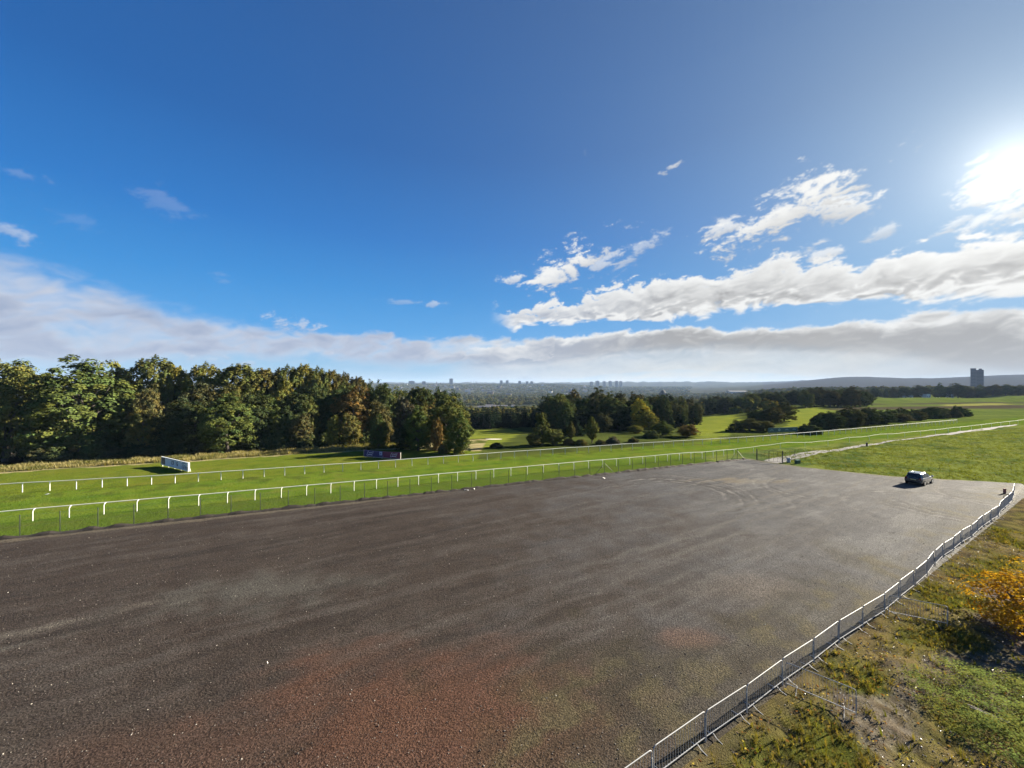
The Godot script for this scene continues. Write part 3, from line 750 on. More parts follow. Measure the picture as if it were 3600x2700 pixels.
var TREES := [
	["yellow green tree at the left end of the wood, before a taller one", "round", "olive", -99.5, 75.3, 16.23, 10.6],
	["tallest olive tree at the far left end of the wood", "round2", "olive", -118.5, 91.2, 20.43, 16.2],
	["biggest green tree of the left wood, with rounded billowing crown behind the pale grass", "oak", "green", -86.8, 77.4, 18.04, 18.9],
	["greenish yellow treetop right behind the biggest rounded green tree", "round", "yellowgreen", -95.5, 91.2, 18.94, 12.8],
	["pale green tree whose top breaks the skyline left of the gap", "feather", "olive", -87.4, 93.3, 18.67, 15.0],
	["thin olive tree on the left lip of the notch in the skyline", "feather2", "yellowgreen", -82.2, 93.3, 16.66, 9.0],
	["rusty brown tree between the biggest green tree and the dark ones", "round2", "brown", -75.8, 79.5, 13.00, 6.5],
	["low yellow brown tree under the rusty brown tree", "bushy", "goldbrown", -73.2, 76.3, 9.33, 5.7],
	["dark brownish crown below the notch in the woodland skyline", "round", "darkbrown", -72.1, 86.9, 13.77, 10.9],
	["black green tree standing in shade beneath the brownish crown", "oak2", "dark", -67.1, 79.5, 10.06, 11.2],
	["windswept yellowish tree just right of the skyline notch", "feather", "yellowgreen", -76.7, 95.4, 17.24, 12.3],
	["windswept olive tree with orange tinted shoulder", "feather2", "olive", -69.0, 96.5, 17.29, 15.5],
	["orange tinted crown below the windswept olive tree", "round", "goldbrown", -66.0, 89.0, 13.33, 7.9],
	["deep green tree with pale speckled leaves right of the dark gap", "oak", "green", -58.1, 78.4, 10.97, 10.5],
	["dark rounded tree at mid wood above the white fronted billboard", "oak2", "dark", -56.5, 84.8, 11.62, 9.4],
	["feathery ochre tree at the middle of the woodland skyline", "feather2", "goldbrown", -65.0, 99.6, 16.32, 12.8],
	["second feathery tree of the mid skyline, olive and upright", "feather", "olive", -60.7, 102.8, 16.96, 12.1],
	["tall feathery tree with the highest tip left of the purple billboard", "feather2", "yellowgreen", -57.4, 104.9, 17.66, 10.1],
	["ragged feathery tree right beside the highest feathery tip", "feather", "olive", -54.2, 106.0, 16.77, 10.2],
	["thin feathery tree on the falling slope of the woodland skyline", "feather2", "goldbrown", -51.3, 108.1, 16.20, 9.3],
	["brownish feathery tree on the falling woodland skyline, second from its low end", "feather", "brown", -48.6, 110.2, 15.45, 9.5],
	["last small feathery tree at the low end of the woodland skyline", "feather2", "brown", -45.4, 112.4, 14.50, 8.4],
	["pale yellow crown sunk between darker crowns at mid wood", "round", "yellowgreen", -57.2, 95.4, 14.41, 6.4],
	["mid wood oak with green billows above the purple billboard's left end", "oak", "green", -54.7, 86.9, 9.78, 9.7],
	["round dark green crown left of the big orange tree", "oak2", "darkgreen", -48.1, 95.4, 13.21, 7.8],
	["big orange brown autumn tree above the purple billboard", "round", "orange", -39.1, 94.3, 12.93, 10.5],
	["dark green tree with nibbled top right of the orange tree", "oak2", "darkgreen", -32.5, 97.0, 14.22, 6.8],
	["low dark tree left of the tree with nibbled top", "oak", "darkgreen", -39.0, 106.0, 13.71, 4.7],
	["brown grey rounded tree above the magenta half of the billboard", "bushy", "brown", -28.2, 82.0, 10.69, 5.8],
	["small lime tinted tree in the shade left of the orange tree", "bushy", "olive", -47.2, 89.0, 11.15, 5.3],
	["olive drooping tree in front of the orange tree", "bushy", "goldbrown", -35.7, 84.8, 7.35, 5.0],
	["yellow tinted bush tree beside the olive drooping tree", "bushy", "yellowgreen", -39.0, 83.7, 6.92, 3.1],
	["brownish tree with pale shoulder low in the mid wood", "bushy", "brown", -46.5, 84.8, 7.35, 5.0],
	["dark green tree low in the wood above the billboard's purple end", "oak2", "darkgreen", -50.9, 86.9, 8.17, 7.7],
	["green spotted small tree above the purple billboard", "oak", "green", -27.9, 80.0, 6.78, 4.1],
	["dark low crown on the skyline right of the nibbled tree", "round2", "darkgreen", -31.0, 108.0, 11.72, 6.4],
	["rust orange crown on the skyline at the right end of the wood", "round", "orange", -24.6, 108.0, 11.88, 7.2],
	["bare greyish tree under the rust orange crown", "sparse", "greybrown", -27.6, 98.0, 10.82, 6.5],
	["dark green domed tree topping the right end of the wood", "oak2", "darkgreen", -16.1, 100.0, 11.67, 8.9],
	["small brown rounded tree at the right end of the wood", "bushy", "goldbrown", -19.4, 82.0, 9.96, 3.9],
	["large yellow green tree in front of the right end of the wood", "oak", "olive", -12.9, 79.0, 10.37, 8.8],
	["green bushy tree left of the forked tree at the wood's right end", "oak", "green", -18.3, 75.0, 8.56, 6.1],
	["orange tinted small tree between two green ones at the wood's right end", "bushy", "orange", -14.5, 74.0, 7.08, 2.7],
	["green tree with a forked bare trunk at the right end of the wood", "oak", "green", -10.0, 72.0, 7.77, 5.9],
	["black green tree in shadow under the wood's right end", "oak2", "dark", -20.8, 78.0, 5.49, 6.9],
	["small yellow green bush at the foot of the forked tree", "bush", "yellowgreen", -9.9, 71.0, 2.85, 2.1],
	["reddish brown bush beside the small yellow green bush", "bush", "brown", -12.8, 72.0, 2.01, 2.5],
	["dark round shrub alone on the fairway edge behind the far rail", "bush", "darkbrown", -3.2, 78.0, 1.27, 2.9],
	["pale green upright tree with several stems behind the far rail", "tall", "olive", 6.3, 81.0, 6.52, 5.7],
	["broad low olive tree leaning on the pale upright tree", "bushy", "olive", 8.8, 82.0, 3.89, 5.5],
	["low leafy tree left of the pale upright tree", "bushy", "goldbrown", 4.7, 80.0, 3.04, 4.1],
	["narrow brownish young tree between the upright tree and the oval tree", "column", "goldbrown", 13.5, 88.0, 4.40, 2.3],
	["oval green tree on a clear single stem", "column", "olive", 17.5, 84.0, 5.84, 3.5],
	["orange tinted bush, left one of the pair below the narrow tree", "bush", "orange", 12.1, 82.0, 1.64, 2.7],
	["ochre bush, right one of the pair below the narrow tree", "bush", "goldbrown", 14.6, 81.0, 1.54, 2.9],
	["brown bush right below the oval tree", "bush", "brown", 18.9, 82.0, 1.28, 2.4],
	["larger brown rounded bush right of the oval tree", "bush", "greybrown", 21.8, 83.0, 1.87, 3.2],
	["single brown bush under the bright yellow tree", "bush", "brown", 26.9, 85.0, 0.97, 2.6],
	["dark pointed conifer behind the oval tree", "conifer", "conifer", 16.9, 100.0, 3.96, 5.2],
	["dark pointed conifer left of the oval tree", "conifer", "conifer", 14.3, 104.0, 4.37, 4.6],
	["dark domed tree at the left end of the middle wood", "oak2", "darkgreen", 15.0, 150.0, 9.33, 11.7],
	["olive brown tree peeping over the dark domed tree", "round", "goldbrown", 20.2, 165.0, 9.58, 7.3],
	["russet broad tree on the top of the middle wood", "round", "brown", 25.1, 160.0, 11.34, 9.5],
	["tallest brown green tree of the middle wood", "oak", "brownolive", 32.2, 145.0, 11.50, 11.3],
	["dark round tree right of the tallest tree of the middle wood", "oak2", "darkbrown", 46.4, 165.0, 10.19, 7.6],
	["dull brown tree right of the dark round one in the middle wood", "round2", "brown", 57.7, 175.0, 9.37, 10.4],
	["brown tree sloping down behind the bright yellow tree", "round", "brown", 56.7, 150.0, 6.89, 10.0],
	["brown green tree on the falling right side of the middle wood", "round2", "brownolive", 67.0, 160.0, 5.65, 8.3],
	["bright yellow green tree glowing in the middle wood", "oak", "yellow", 39.2, 118.0, 8.28, 7.4],
	["yellow flanked tree just right of the bright yellow one", "oak", "yellowgreen", 40.0, 112.0, 5.12, 5.8],
	["lime green small tree below the bright yellow one", "bushy", "yellowgreen", 33.5, 104.0, 2.06, 4.6],
	["deep blue green tree left of the bright yellow one", "oak2", "dark", 32.3, 118.0, 5.13, 9.6],
	["dark shaded tree under the tallest tree of the middle wood", "oak2", "dark", 24.1, 125.0, 4.67, 10.2],
	["dusky tree between the narrow tree and the tallest tree", "oak2", "darkbrown", 26.5, 112.0, 4.70, 5.8],
	["green spreading tree right of the bright yellow one behind the rail", "oak", "green", 37.7, 96.0, 3.61, 5.8],
	["dark bush below the green spreading tree", "bush", "darkgreen", 33.4, 92.0, 2.10, 4.1],
	["small orange tree left of the sunlit fairway", "bushy", "orange", 43.0, 94.0, 3.39, 5.4],
	["dark conifer, left of three behind the small orange tree", "conifer", "conifer", 49.7, 122.0, 4.87, 5.4],
	["dark conifer, middle of three behind the small orange tree", "conifer", "conifer", 57.0, 130.0, 5.87, 5.8],
	["dark conifer, right of three behind the small orange tree", "conifer", "conifer", 66.1, 140.0, 5.74, 5.7],
	["olive tree at the upper left corner of the sunlit fairway", "round", "brownolive", 74.4, 155.0, 5.54, 5.7],
	["spiky dark conifer at the right edge of the sunlit fairway", "conifer", "conifer", 60.5, 104.0, 3.76, 5.4],
	["brown green tree right of the spiky conifer", "oak", "brownolive", 65.6, 106.0, 3.42, 7.1],
	["dull olive tree left of the teal advertising board", "round", "brownolive", 68.8, 105.0, 3.04, 6.2],
	["brown round tree over the teal advertising board", "round", "brown", 86.5, 128.0, 5.41, 7.6],
	["large dark olive tree right above the teal advertising board", "oak", "brownolive", 95.7, 135.0, 6.50, 8.5],
	["dusky tree standing left of the large dark olive tree", "oak2", "darkgreen", 83.3, 130.0, 4.33, 7.7],
	["dark bush behind the rail right of the teal board", "bush", "darkgreen", 77.5, 100.0, 2.85, 5.9],
	["dark rounded tree at the near end of the hedge behind the far rail", "oak2", "darkgreen", 93.3, 112.0, 5.12, 7.1],
	["dark tree second along the hedge behind the far rail", "oak", "brownolive", 104.0, 118.0, 6.18, 7.9],
	["tall dusky tree rising third along the hedge", "oak2", "darkgreen", 113.0, 122.0, 5.77, 7.2],
	["low dark thicket fourth along the hedge", "bushy", "darkgreen", 121.3, 126.0, 4.41, 7.5],
	["low brown thicket fifth along the hedge", "bushy", "brown", 133.0, 132.0, 3.42, 7.8],
	["brown olive thicket sixth along the hedge", "bushy", "brownolive", 144.6, 138.0, 3.29, 7.2],
	["dark hump of thicket before the end of the hedge", "bushy", "darkgreen", 161.7, 148.0, 4.45, 8.8],
	["reddish thicket at the very end of the hedge", "bushy", "brown", 172.8, 152.0, 2.87, 7.9],
	["single dusky tree standing above the hedge at the field corner", "oak2", "darkgreen", 214.2, 240.0, 9.09, 15.1],
	["brown tree left of the single dusky tree at the field corner", "round", "brown", 212.0, 250.0, 7.07, 13.0],
	["yellowish tree in the far belt above the right fairway", "round", "olive", 230.0, 300.0, 9.00, 11.1],
	["dark tree in the far belt above the right fairway", "oak2", "darkgreen", 212.7, 290.0, 7.63, 12.9],
	["brown tree in the far belt right of the yellowish tree", "round", "brownolive", 233.1, 290.0, 7.41, 12.9],
	["dark tree left end of the far belt above the right fairway", "oak2", "darkgreen", 192.9, 280.0, 5.95, 12.4],
	["pale olive tree at the far side of the sunlit fairway", "round", "olive", 153.0, 270.0, 2.00, 12.0],
	["dark tree at the far side of the sunlit fairway", "oak2", "darkgreen", 137.8, 262.0, -0.59, 13.6],
	["dark low tree at the far right corner of the sunlit fairway", "oak2", "dark", 146.1, 245.0, -0.61, 12.7],
	["brown tree beyond the far right corner of the sunlit fairway", "round", "brown", 156.5, 250.0, 1.52, 11.1],
	["dark tree at the left end of the field line beyond the right fields", "oak2", "darkgreen", 407.1, 430.0, 9.18, 10.8],
	["tiny thin tree in the line beyond the right fields", "round", "darkgreen", 418.9, 430.0, 7.90, 4.5],
	["small round brown tree in the line beyond the right fields", "oak", "brown", 427.1, 430.0, 9.50, 7.6],
	["broad dark tree left of the white house", "oak2", "darkgreen", 438.9, 430.0, 10.13, 14.0],
	["large domed brown tree behind the white house", "round", "brown", 458.0, 430.0, 12.36, 17.2],
	["tall thin green tree right of the white house", "oak", "green", 479.1, 430.0, 13.96, 10.8],
	["small dark tree right of the tall thin green tree", "oak2", "darkgreen", 488.0, 430.0, 9.81, 7.0],
	["wide olive brown tree left of the tower block", "round", "brownolive", 499.4, 430.0, 14.59, 17.8],
	["brown tree at the left foot of the tower block", "oak", "brown", 510.3, 430.0, 10.45, 12.7],
	["dark tree before the tower block", "oak2", "darkgreen", 521.1, 430.0, 7.27, 14.7],
	["brown tree right of the tower block", "round", "brown", 538.3, 430.0, 13.00, 16.6],
	["dark tree second right of the tower block", "oak", "darkgreen", 552.6, 430.0, 12.36, 14.7],
	["olive tree at the right edge beyond the fields", "oak2", "brownolive", 567.0, 430.0, 11.09, 14.7],
]

func multi(called: String, m: Mesh, mt: Material, places: Array, cols: Array, kind := "stuff") -> MultiMeshInstance3D:
	var mm := MultiMesh.new()
	mm.transform_format = MultiMesh.TRANSFORM_3D
	mm.use_colors = cols.size() > 0
	mm.mesh = m
	mm.instance_count = places.size()
	for i in places.size():
		mm.set_instance_transform(i, places[i])
		if cols.size(): mm.set_instance_color(i, cols[i])
	var o := MultiMeshInstance3D.new()
	o.name = called
	o.multimesh = mm
	o.material_override = mt
	add_child(o, true)
	o.set_meta("kind", kind)
	return o

# ------------------------------------------------------------------ start
func _ready() -> void:
	# camera
	var cam := Camera3D.new()
	cam.name = "camera"
	cam.fov = 90.0
	cam.near = 0.1
	cam.far = 14000.0
	cam.position = Vector3(0, EYE, 0)
	add_child(cam, true)
	cam.current = true
	# noise used everywhere
	nz.seed = 11; nz.frequency = 0.08; nz.fractal_octaves = 3
	nz2.seed = 23; nz2.frequency = 0.08; nz2.fractal_octaves = 3
	nzc.seed = 5; nzc.frequency = 0.02; nzc.fractal_octaves = 4
	# sky, air, exposure
	var env := Environment.new()
	env.background_mode = Environment.BG_SKY
	env.sky = Sky.new()
	env.sky.sky_material = make_sky()
	env.tonemap_mode = Environment.TONE_MAPPER_LINEAR
	env.tonemap_exposure = EXPO
	env.sdfgi_enabled = true
	env.ssao_enabled = true
	env.ssil_enabled = true
	env.fog_enabled = true
	env.fog_density = FOGD
	env.fog_light_color = Color(0.72, 0.84, 1.0)
	var we := WorldEnvironment.new()
	we.name = "world_environment"
	we.environment = env
	add_child(we, true)
	# sun
	var sun := DirectionalLight3D.new()
	sun.name = "sun"
	sun.light_energy = 1.6
	sun.light_color = Color(1.0, 0.95, 0.86)
	sun.light_angular_distance = 0.55
	sun.shadow_enabled = true
	add_child(sun, true)
	var a := deg_to_rad(68.0)
	var e := deg_to_rad(22.0)
	sun.look_at_from_position(Vector3(sin(a) * cos(e), sin(e), -cos(a) * cos(e)) * 100.0, Vector3.ZERO)
	build_ground()
	build_far()
	build_trees()
	build_rails()
	build_fence()
	build_barriers()
	build_boards()
	build_car()
	build_small()

func build_ground() -> void:
	var grassfine := mixed(seamless(3, 0.05, FastNoiseLite.TYPE_SIMPLEX_SMOOTH, 512, 4), seamless(4, 0.14, FastNoiseLite.TYPE_SIMPLEX_SMOOTH, 512, 3), 0.5)
	var gravelfine := mixed(seamless(8, 0.035, FastNoiseLite.TYPE_SIMPLEX_SMOOTH, 1024, 5), seamless(9, 0.09, FastNoiseLite.TYPE_CELLULAR, 1024), 0.55)
	var gm := groundmat("grass_ground", grassfine, 0.72, 1.0, 9.0, 0.95, 8.0, null, 1.0, 0.0)
	var vm := groundmat("rough_ground", grassfine, 0.6, 1.0, 2.4, 0.9, 5.0, null, 1.0, 0.0)
	var sm := groundmat("gravel", gravelfine, 0.35, 1.0, 4.0, 0.85, 3.0, null, 1.0, 0.22)
	# far ground: rings round the camera
	var angs := PackedFloat32Array()
	var t := -PI
	while t < PI - 0.001:
		angs.append(t)
		t += 0.0065 if absf(t) < 1.15 else 0.06
	angs.append(PI)
	var rs := PackedFloat32Array()
	var r := 3.0
	while r < 10500.0:
		rs.append(r)
		r *= 1.028 if r > 70.0 else 1.12
	setting("ground", sheet(angs, rs, on_ground).mesh(), gm)
	setting("grass_field", sheet(steps(NX0, NX1, 0.55), steps(NZ0, NZ1, 0.5), on_field).mesh(), gm)
	setting("gravel_yard", sheet(steps(0.0, 1.0, 0.0019), steps(0.0, 62.0, 0.2), on_gravel).mesh(), sm)
	setting("rough_verge", sheet(steps(-9.0, 62.0, 0.16), steps(0.15, 22.0, 0.16), on_verge).mesh(), vm)
	# pale wet track beyond the gate
	var pts := [[42.6, 63.4, 1.1], [46.0, 65.6, 1.2], [53.0, 69.6, 1.1], [62.0, 74.0, 0.8], [72.0, 79.5, 0.6], [80.5, 83.6, 0.45], [90.0, 88.3, 0.25], [98.0, 92.0, 0.3], [104.0, 94.6, 0.55], [116.0, 100.3, 0.8], [133.0, 108.6, 0.9], [150.0, 116.8, 0.7], [160.0, 121.6, 0.3]]
	var m := MB.new()
	for i in pts.size() - 1:
		for k in 12:
			var q := []
			for s in 2:
				var f := (k + s) / 12.0
				var p0: Array = pts[i]
				var p1: Array = pts[i + 1]
				var d := Vector2(p1[0] - p0[0], p1[1] - p0[1]).normalized()
				var x := lerpf(p0[0], p1[0], f)
				var z := lerpf(p0[1], p1[1], f)
				var w := lerpf(p0[2], p1[2], f) * (1.0 + 0.35 * nz2.get_noise_2d(x * 8.0, z * 8.0))
				for side in [-1.0, 1.0]:
					var px: float = x - d.y * w * side
					var pz: float = z + d.x * w * side
					q.append(Vector3(px, on_field(px, pz)[0].y + 0.05, -pz))
			m.quad(q[1], q[0], q[2], q[3])
	var pm := mat("wet_path", 0.21, 0.205, 0.20, 0.9)
	pm.metallic_specular = 0.15
	setting("path", m.mesh(), pm)
	# dark bank of soil along the foot of the fence
	m = MB.new()
	var u := -66.0
	while u < 61.5:
		var prof := []
		for s in 2:
			var uu := u + 0.35 * s
			var row := []
			for k in 5:
				var v := 45.15 + 0.19 * k + 0.07 * nz2.get_noise_2d(uu * 12.0, k * 3.0)
				var hgt: float = [-0.05, 0.14, 0.22, 0.15, -0.3][k] * (0.95 + 1.1 * nz2.get_noise_2d(uu * 7.0, 3.0))
				row.append(P(uu, v, 0.14 + hgt))
			prof.append(row)
		for k in 4: m.quad(prof[0][k], prof[1][k], prof[1][k + 1], prof[0][k + 1])
		u += 0.35
	setting("soil_bank", m.mesh(), mat("dark_soil", 0.017, 0.013, 0.010, 0.95))

func P(u: float, v: float, y: float) -> Vector3:       # straight coordinates to world
	return Vector3(0.924 * u - 0.381 * v, y, -(0.381 * u + 0.924 * v))

const WORDS := {"dark": "black green", "darkgreen": "dark green", "brown": "brown", "olive": "olive", "darkbrown": "dark brown", "green": "green", "goldbrown": "golden brown"}
const KINDS := ["round tree", "broad round tree", "oak like tree", "dense tree", "ragged topped tree"]

func build_trees() -> void:
	crowns = {
		"round": crown("round", 430, 42, 0.38, 101, 0.78), "round2": crown("round", 400, 44, 0.38, 102, 0.85), "oak": crown("round", 430, 48, 0.34, 103, 0.75), "oak2": crown("round", 430, 42, 0.37, 104, 0.8),
		"bushy": crown("bushy", 330, 44, 0.40, 105, 0.8), "feather": crown("wild", 470, 38, 0.34, 106, 0.68), "feather2": crown("wild", 440, 38, 0.36, 116, 0.72), "tall": crown("feather", 260, 50, 0.42, 126, 0.7), "column": crown("column", 180, 50, 0.5, 107, 0.75), "sparse": crown("sparse", 170, 34, 0.34, 108, 0.65),
		"bush": crown("bush", 190, 44, 0.7, 109, 0.95, 1.0), "conifer": crown("conifer", 380, 36, 0.5, 110, 0.8)}
	for k in crowns: trunks[k] = trunk(k, 40 + k.length())
	for q in TREES: tree(q[0], q[1], q[2], q[3], q[4], q[5], q[6])
	# depth of the left wood
	rng.seed = 71
	var kinds := ["round", "round2", "oak", "oak2", "feather2"]
	var cols := ["dark", "darkgreen", "brown", "olive", "darkgreen", "green", "olive"]
	var n := 0
	var spots := []
	for i in 46: spots.append([rng.randf_range(-48.0, 26.0), rng.randf_range(104.0, 150.0), rng.randf_range(13.5, 16.5), rng.randf_range(8.0, 12.0), rng.randi() % 5, rng.randi() % 7])
	spots.sort_custom(func(a, b): return P(a[0], a[1], 0).x / P(a[0], a[1], 0).z > P(b[0], b[1], 0).x / P(b[0], b[1], 0).z)
	n = 0
	for s in spots:
		var p := P(s[0], s[1], 0)
		n += 1
		tree("%s %s deep in the left wood, %s from the left" % [WORDS[cols[s[5]]], KINDS[s[4]], ordinal(n - 1)], kinds[s[4]], cols[s[5]], p.x, -p.z, s[2] + H(p.x, -p.z), s[3], "trees in the depth of the left wood")
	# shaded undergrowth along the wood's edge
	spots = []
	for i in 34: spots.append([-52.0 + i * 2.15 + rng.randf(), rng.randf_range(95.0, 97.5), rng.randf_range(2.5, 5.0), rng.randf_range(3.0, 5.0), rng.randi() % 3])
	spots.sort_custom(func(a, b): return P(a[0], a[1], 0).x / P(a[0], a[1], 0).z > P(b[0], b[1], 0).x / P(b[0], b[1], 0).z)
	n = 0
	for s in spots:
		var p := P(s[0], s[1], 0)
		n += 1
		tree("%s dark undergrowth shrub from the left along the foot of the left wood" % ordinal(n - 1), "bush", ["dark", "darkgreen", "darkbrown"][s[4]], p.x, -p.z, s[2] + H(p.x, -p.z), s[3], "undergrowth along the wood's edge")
	# depth of the middle wood, between x/z 0.05 and 0.5
	spots = []
	for i in 44:
		var z := rng.randf_range(122.0, 235.0)
		spots.append([rng.randf_range(0.09, 0.46) * z, z, rng.randf_range(9.0, 14.0), rng.randf_range(7.0, 12.0), rng.randi() % 4, rng.randi() % 7])
	spots.sort_custom(func(a, b): return a[0] / a[1] < b[0] / b[1])
	n = 0
	for s in spots:
		n += 1
		tree("%s %s deep in the middle wood, %s from the left" % [WORDS[cols[s[5]]], KINDS[s[4]], ordinal(n - 1)], kinds[s[4]], cols[s[5]], s[0], s[1], s[2] + H(s[0], s[1]), s[3], "trees in the depth of the middle wood")
	# dark wall of conifers left of the middle wood
	spots = []
	for i in 30:
		var z := rng.randf_range(158.0, 185.0)
		spots.append([lerpf(-0.115, 0.09, (i + rng.randf()) / 30.0) * z, z, rng.randf_range(8.5, 11.0), rng.randf_range(4.5, 6.5)])
	spots.sort_custom(func(a, b): return a[0] / a[1] < b[0] / b[1])
	n = 0
	for s in spots:
		n += 1
		tree("%s blue black conifer from the left in the conifer wall beside the middle wood" % ordinal(n - 1), "conifer", "conifer", s[0], s[1], s[2] + H(s[0], s[1]), s[3], "conifers in the wall left of the middle wood")
	# belt right of the sunlit fairway
	spots = []
	for i in 40:
		var z := rng.randf_range(225.0, 360.0)
		spots.append([rng.randf_range(0.44, 0.92) * z, z, rng.randf_range(9.0, 13.0), rng.randf_range(9.0, 14.0), rng.randi() % 4, rng.randi() % 7])
	spots.sort_custom(func(a, b): return a[0] / a[1] < b[0] / b[1])
	n = 0
	for s in spots:
		n += 1
		tree("%s %s beyond the sunlit fairway, %s from the left" % [WORDS[cols[s[5]]], KINDS[s[4]], ordinal(n - 1)], kinds[s[4]], cols[s[5]], s[0], s[1], s[2] + H(s[0], s[1]), s[3], "trees of the far belt on the right")
	spots = []
	for i in 44:
		var q := lerpf(0.80, 1.17, i / 43.0)
		var z := lerpf(109.0, 150.0, i / 43.0) + rng.randf_range(0.0, 9.0)
		spots.append([q * z, z, rng.randf_range(2.6, 5.0), rng.randf_range(4.0, 7.0), rng.randi() % 4])
	spots.sort_custom(func(a, b): return a[0] / a[1] < b[0] / b[1])
	n = 0
	for s in spots:
		n += 1
		tree("%s thicket shrub from the left in the hedge behind the far rail" % ordinal(n - 1), "bush", ["darkgreen", "brown", "brownolive", "green"][s[4]], s[0], s[1], s[2] + H(s[0], s[1]), s[3], "shrubs of the hedge behind the far rail")
	# line of trees at the back of the right fields
	spots = []
	for i in 42:
		var z := rng.randf_range(440.0, 520.0)
		spots.append([lerpf(0.93, 1.60, (i + rng.randf()) / 42.0) * z, z, rng.randf_range(6.0, 11.0), rng.randf_range(10.0, 16.0), rng.randi() % 4, rng.randi() % 7])
	spots.sort_custom(func(a, b): return a[0] / a[1] < b[0] / b[1])
	n = 0
	for s in spots:
		n += 1
		tree("%s %s behind the right fields, %s from the left" % [WORDS[cols[s[5]]], KINDS[s[4]], ordinal(n - 1)], kinds[s[4]], cols[s[5]], s[0], s[1], s[2] + H(s[0], s[1]), s[3], "trees at the back of the right fields")
	# woods that read as one mass
	var far_crown := crown("bushy", 46, 7, 2.3, 130, 1.5, 1.0)
	var fm := leafmat("far_leaves", 1.15, 1.12, 1.0, 0.5)
	for band in [[230.0, 900.0, 5200, 9.5], [900.0, 2600.0, 9000, 13.0], [2600.0, 5200.0, 7000, 22.0]]:
		var places := []
		var tints := []
		var tries := 0
		while places.size() < band[2] and tries < band[2] * 6:
			tries += 1
			var r: float = sqrt(lerpf(band[0] * band[0], band[1] * band[1], rng.randf()))
			var az := rng.randf_range(-0.98, 0.98)
			var x := sin(az) * r
			var z := cos(az) * r
			var deg := rad_to_deg(az)
			if deg > 36.0 and r < 720.0: continue
			if deg > 25.0 and r > 2300.0: continue
			if vco(x, z) < 97.0 or is_fairway(x, z) > 0.05: continue
			if r < 330.0 and deg > 2.0 and deg < 30.0 and z < 250.0: continue
			if r > 700.0 and r < 2600.0 and nzc.get_noise_2d(x * 0.05, z * 0.09) > 0.33: continue
			if r > 560.0 and r < 860.0 and deg > -8.0 and deg < 6.0: continue
			var clump := nz.get_noise_2d(x * 0.03, z * 0.03)
			if clump < -0.18 and rng.randf() < 0.75: continue
			var s: float = band[3] * rng.randf_range(0.6, 1.25)
			var hh := s * rng.randf_range(0.6, 0.9)
			if r > 1600.0: hh *= 0.6
			var b := Basis(Vector3.UP, rng.randf() * TAU).scaled(Vector3(s / 10.0, hh / 10.0, s / 10.0))
			places.append(Transform3D(b, Vector3(x, H(x, z) - 0.3, -z)))
			var k: String = ["green", "olive", "brownolive", "darkgreen", "brown", "goldbrown", "olive", "brownolive", "goldbrown", "yellowgreen"][rng.randi() % 10]
			var t: Array = TINT[k]
			tints.append(Color(t[0], t[1], t[2]))
		multi("distant_wood", far_crown, fm, places, tints)

func build_rails() -> void:
	var white := mat("white_rail", 0.62, 0.63, 0.60, 0.7)
	var near := [Vector2(-62, 51.0), Vector2(-30, 50.7), Vector2(0, 50.1), Vector2(30, 49.8), Vector2(65, 48.9), Vector2(113, 49.1), Vector2(139, 49.5), Vector2(203, 52.6), Vector2(230, 54.5)]
	var far := [Vector2(-66, 67.5), Vector2(-38, 64.7), Vector2(-20, 62.8), Vector2(0, 62.0), Vector2(25, 62.0), Vector2(50, 61.2), Vector2(86, 58.9), Vector2(122, 59.4), Vector2(152, 60.2), Vector2(184, 61.0)]
	# near rail: posts with bent necks
	var o := thing("running_rail", "white running rail on bent posts, nearer to the gravel yard", "rail", P(0, 50.1, 0))
	var post := MB.new()
	var pts := [Vector3(0, -0.2, 0), Vector3(0, 0.86, 0)]
	for k in 5: pts.append(Vector3(0.012 * k, 0.86 + 0.24 * sin(k * PI / 8.0), -0.26 * (1.0 - cos(k * PI / 8.0))))
	post.path(pts, 0.036, 8)
	var pm := post.mesh()
	var i := 0
	var u := -30.5 - 2.545 * 12
	var rail := MB.new()
	var last := Vector3.ZERO
	while u < 226.0:
		var v := along(near, u)
		var p := P(u, v, 0)
		p.y = on_field(p.x, -p.z)[0].y
		if u < 64.0 or (i % 3 == 0 and u < 200.0):
			var q := part(o, "post", pm, white)
			if u >= 64.0: q.scale = Vector3(0.5, 1.0, 0.8)
			q.position = p - o.position
			q.rotation.y = deg_to_rad(22.4) + rng.randf_range(-0.05, 0.05)
		var top := p - o.position + Vector3(-0.1, 1.1, -0.24)
		if i > 0:
			rail.tube(last, top, (0.042 if u < 64.0 else 0.03), (0.042 if u < 64.0 else 0.03), 8, Color.WHITE, false)
		last = top
		i += 1
		u += 2.545
	part(o, "rail", rail.mesh(), white)
	# far rail: plain posts
	o = thing("running_rail", "white running rail on straight posts, the farther one towards the trees", "rail", P(0, 62.0, 0))
	post = MB.new()
	post.tube(Vector3(0, -0.2, 0), Vector3(0, 1.08, 0), 0.042, 0.042, 8)
	pm = post.mesh()
	rail = MB.new()
	u = -36.5 - 2.5 * 10
	i = 0
	while u < 184.5:
		var p := P(u, along(far, u), 0)
		p.y = on_field(p.x, -p.z)[0].y
		var q := part(o, "post", pm, white)
		q.position = p - o.position
		var top := p - o.position + Vector3(0, 1.13, 0)
		if i > 0: rail.tube(last, top, 0.045, 0.045, 8, Color.WHITE, false)
		last = top
		i += 1
		u += 2.5
	part(o, "rail", rail.mesh(), white)

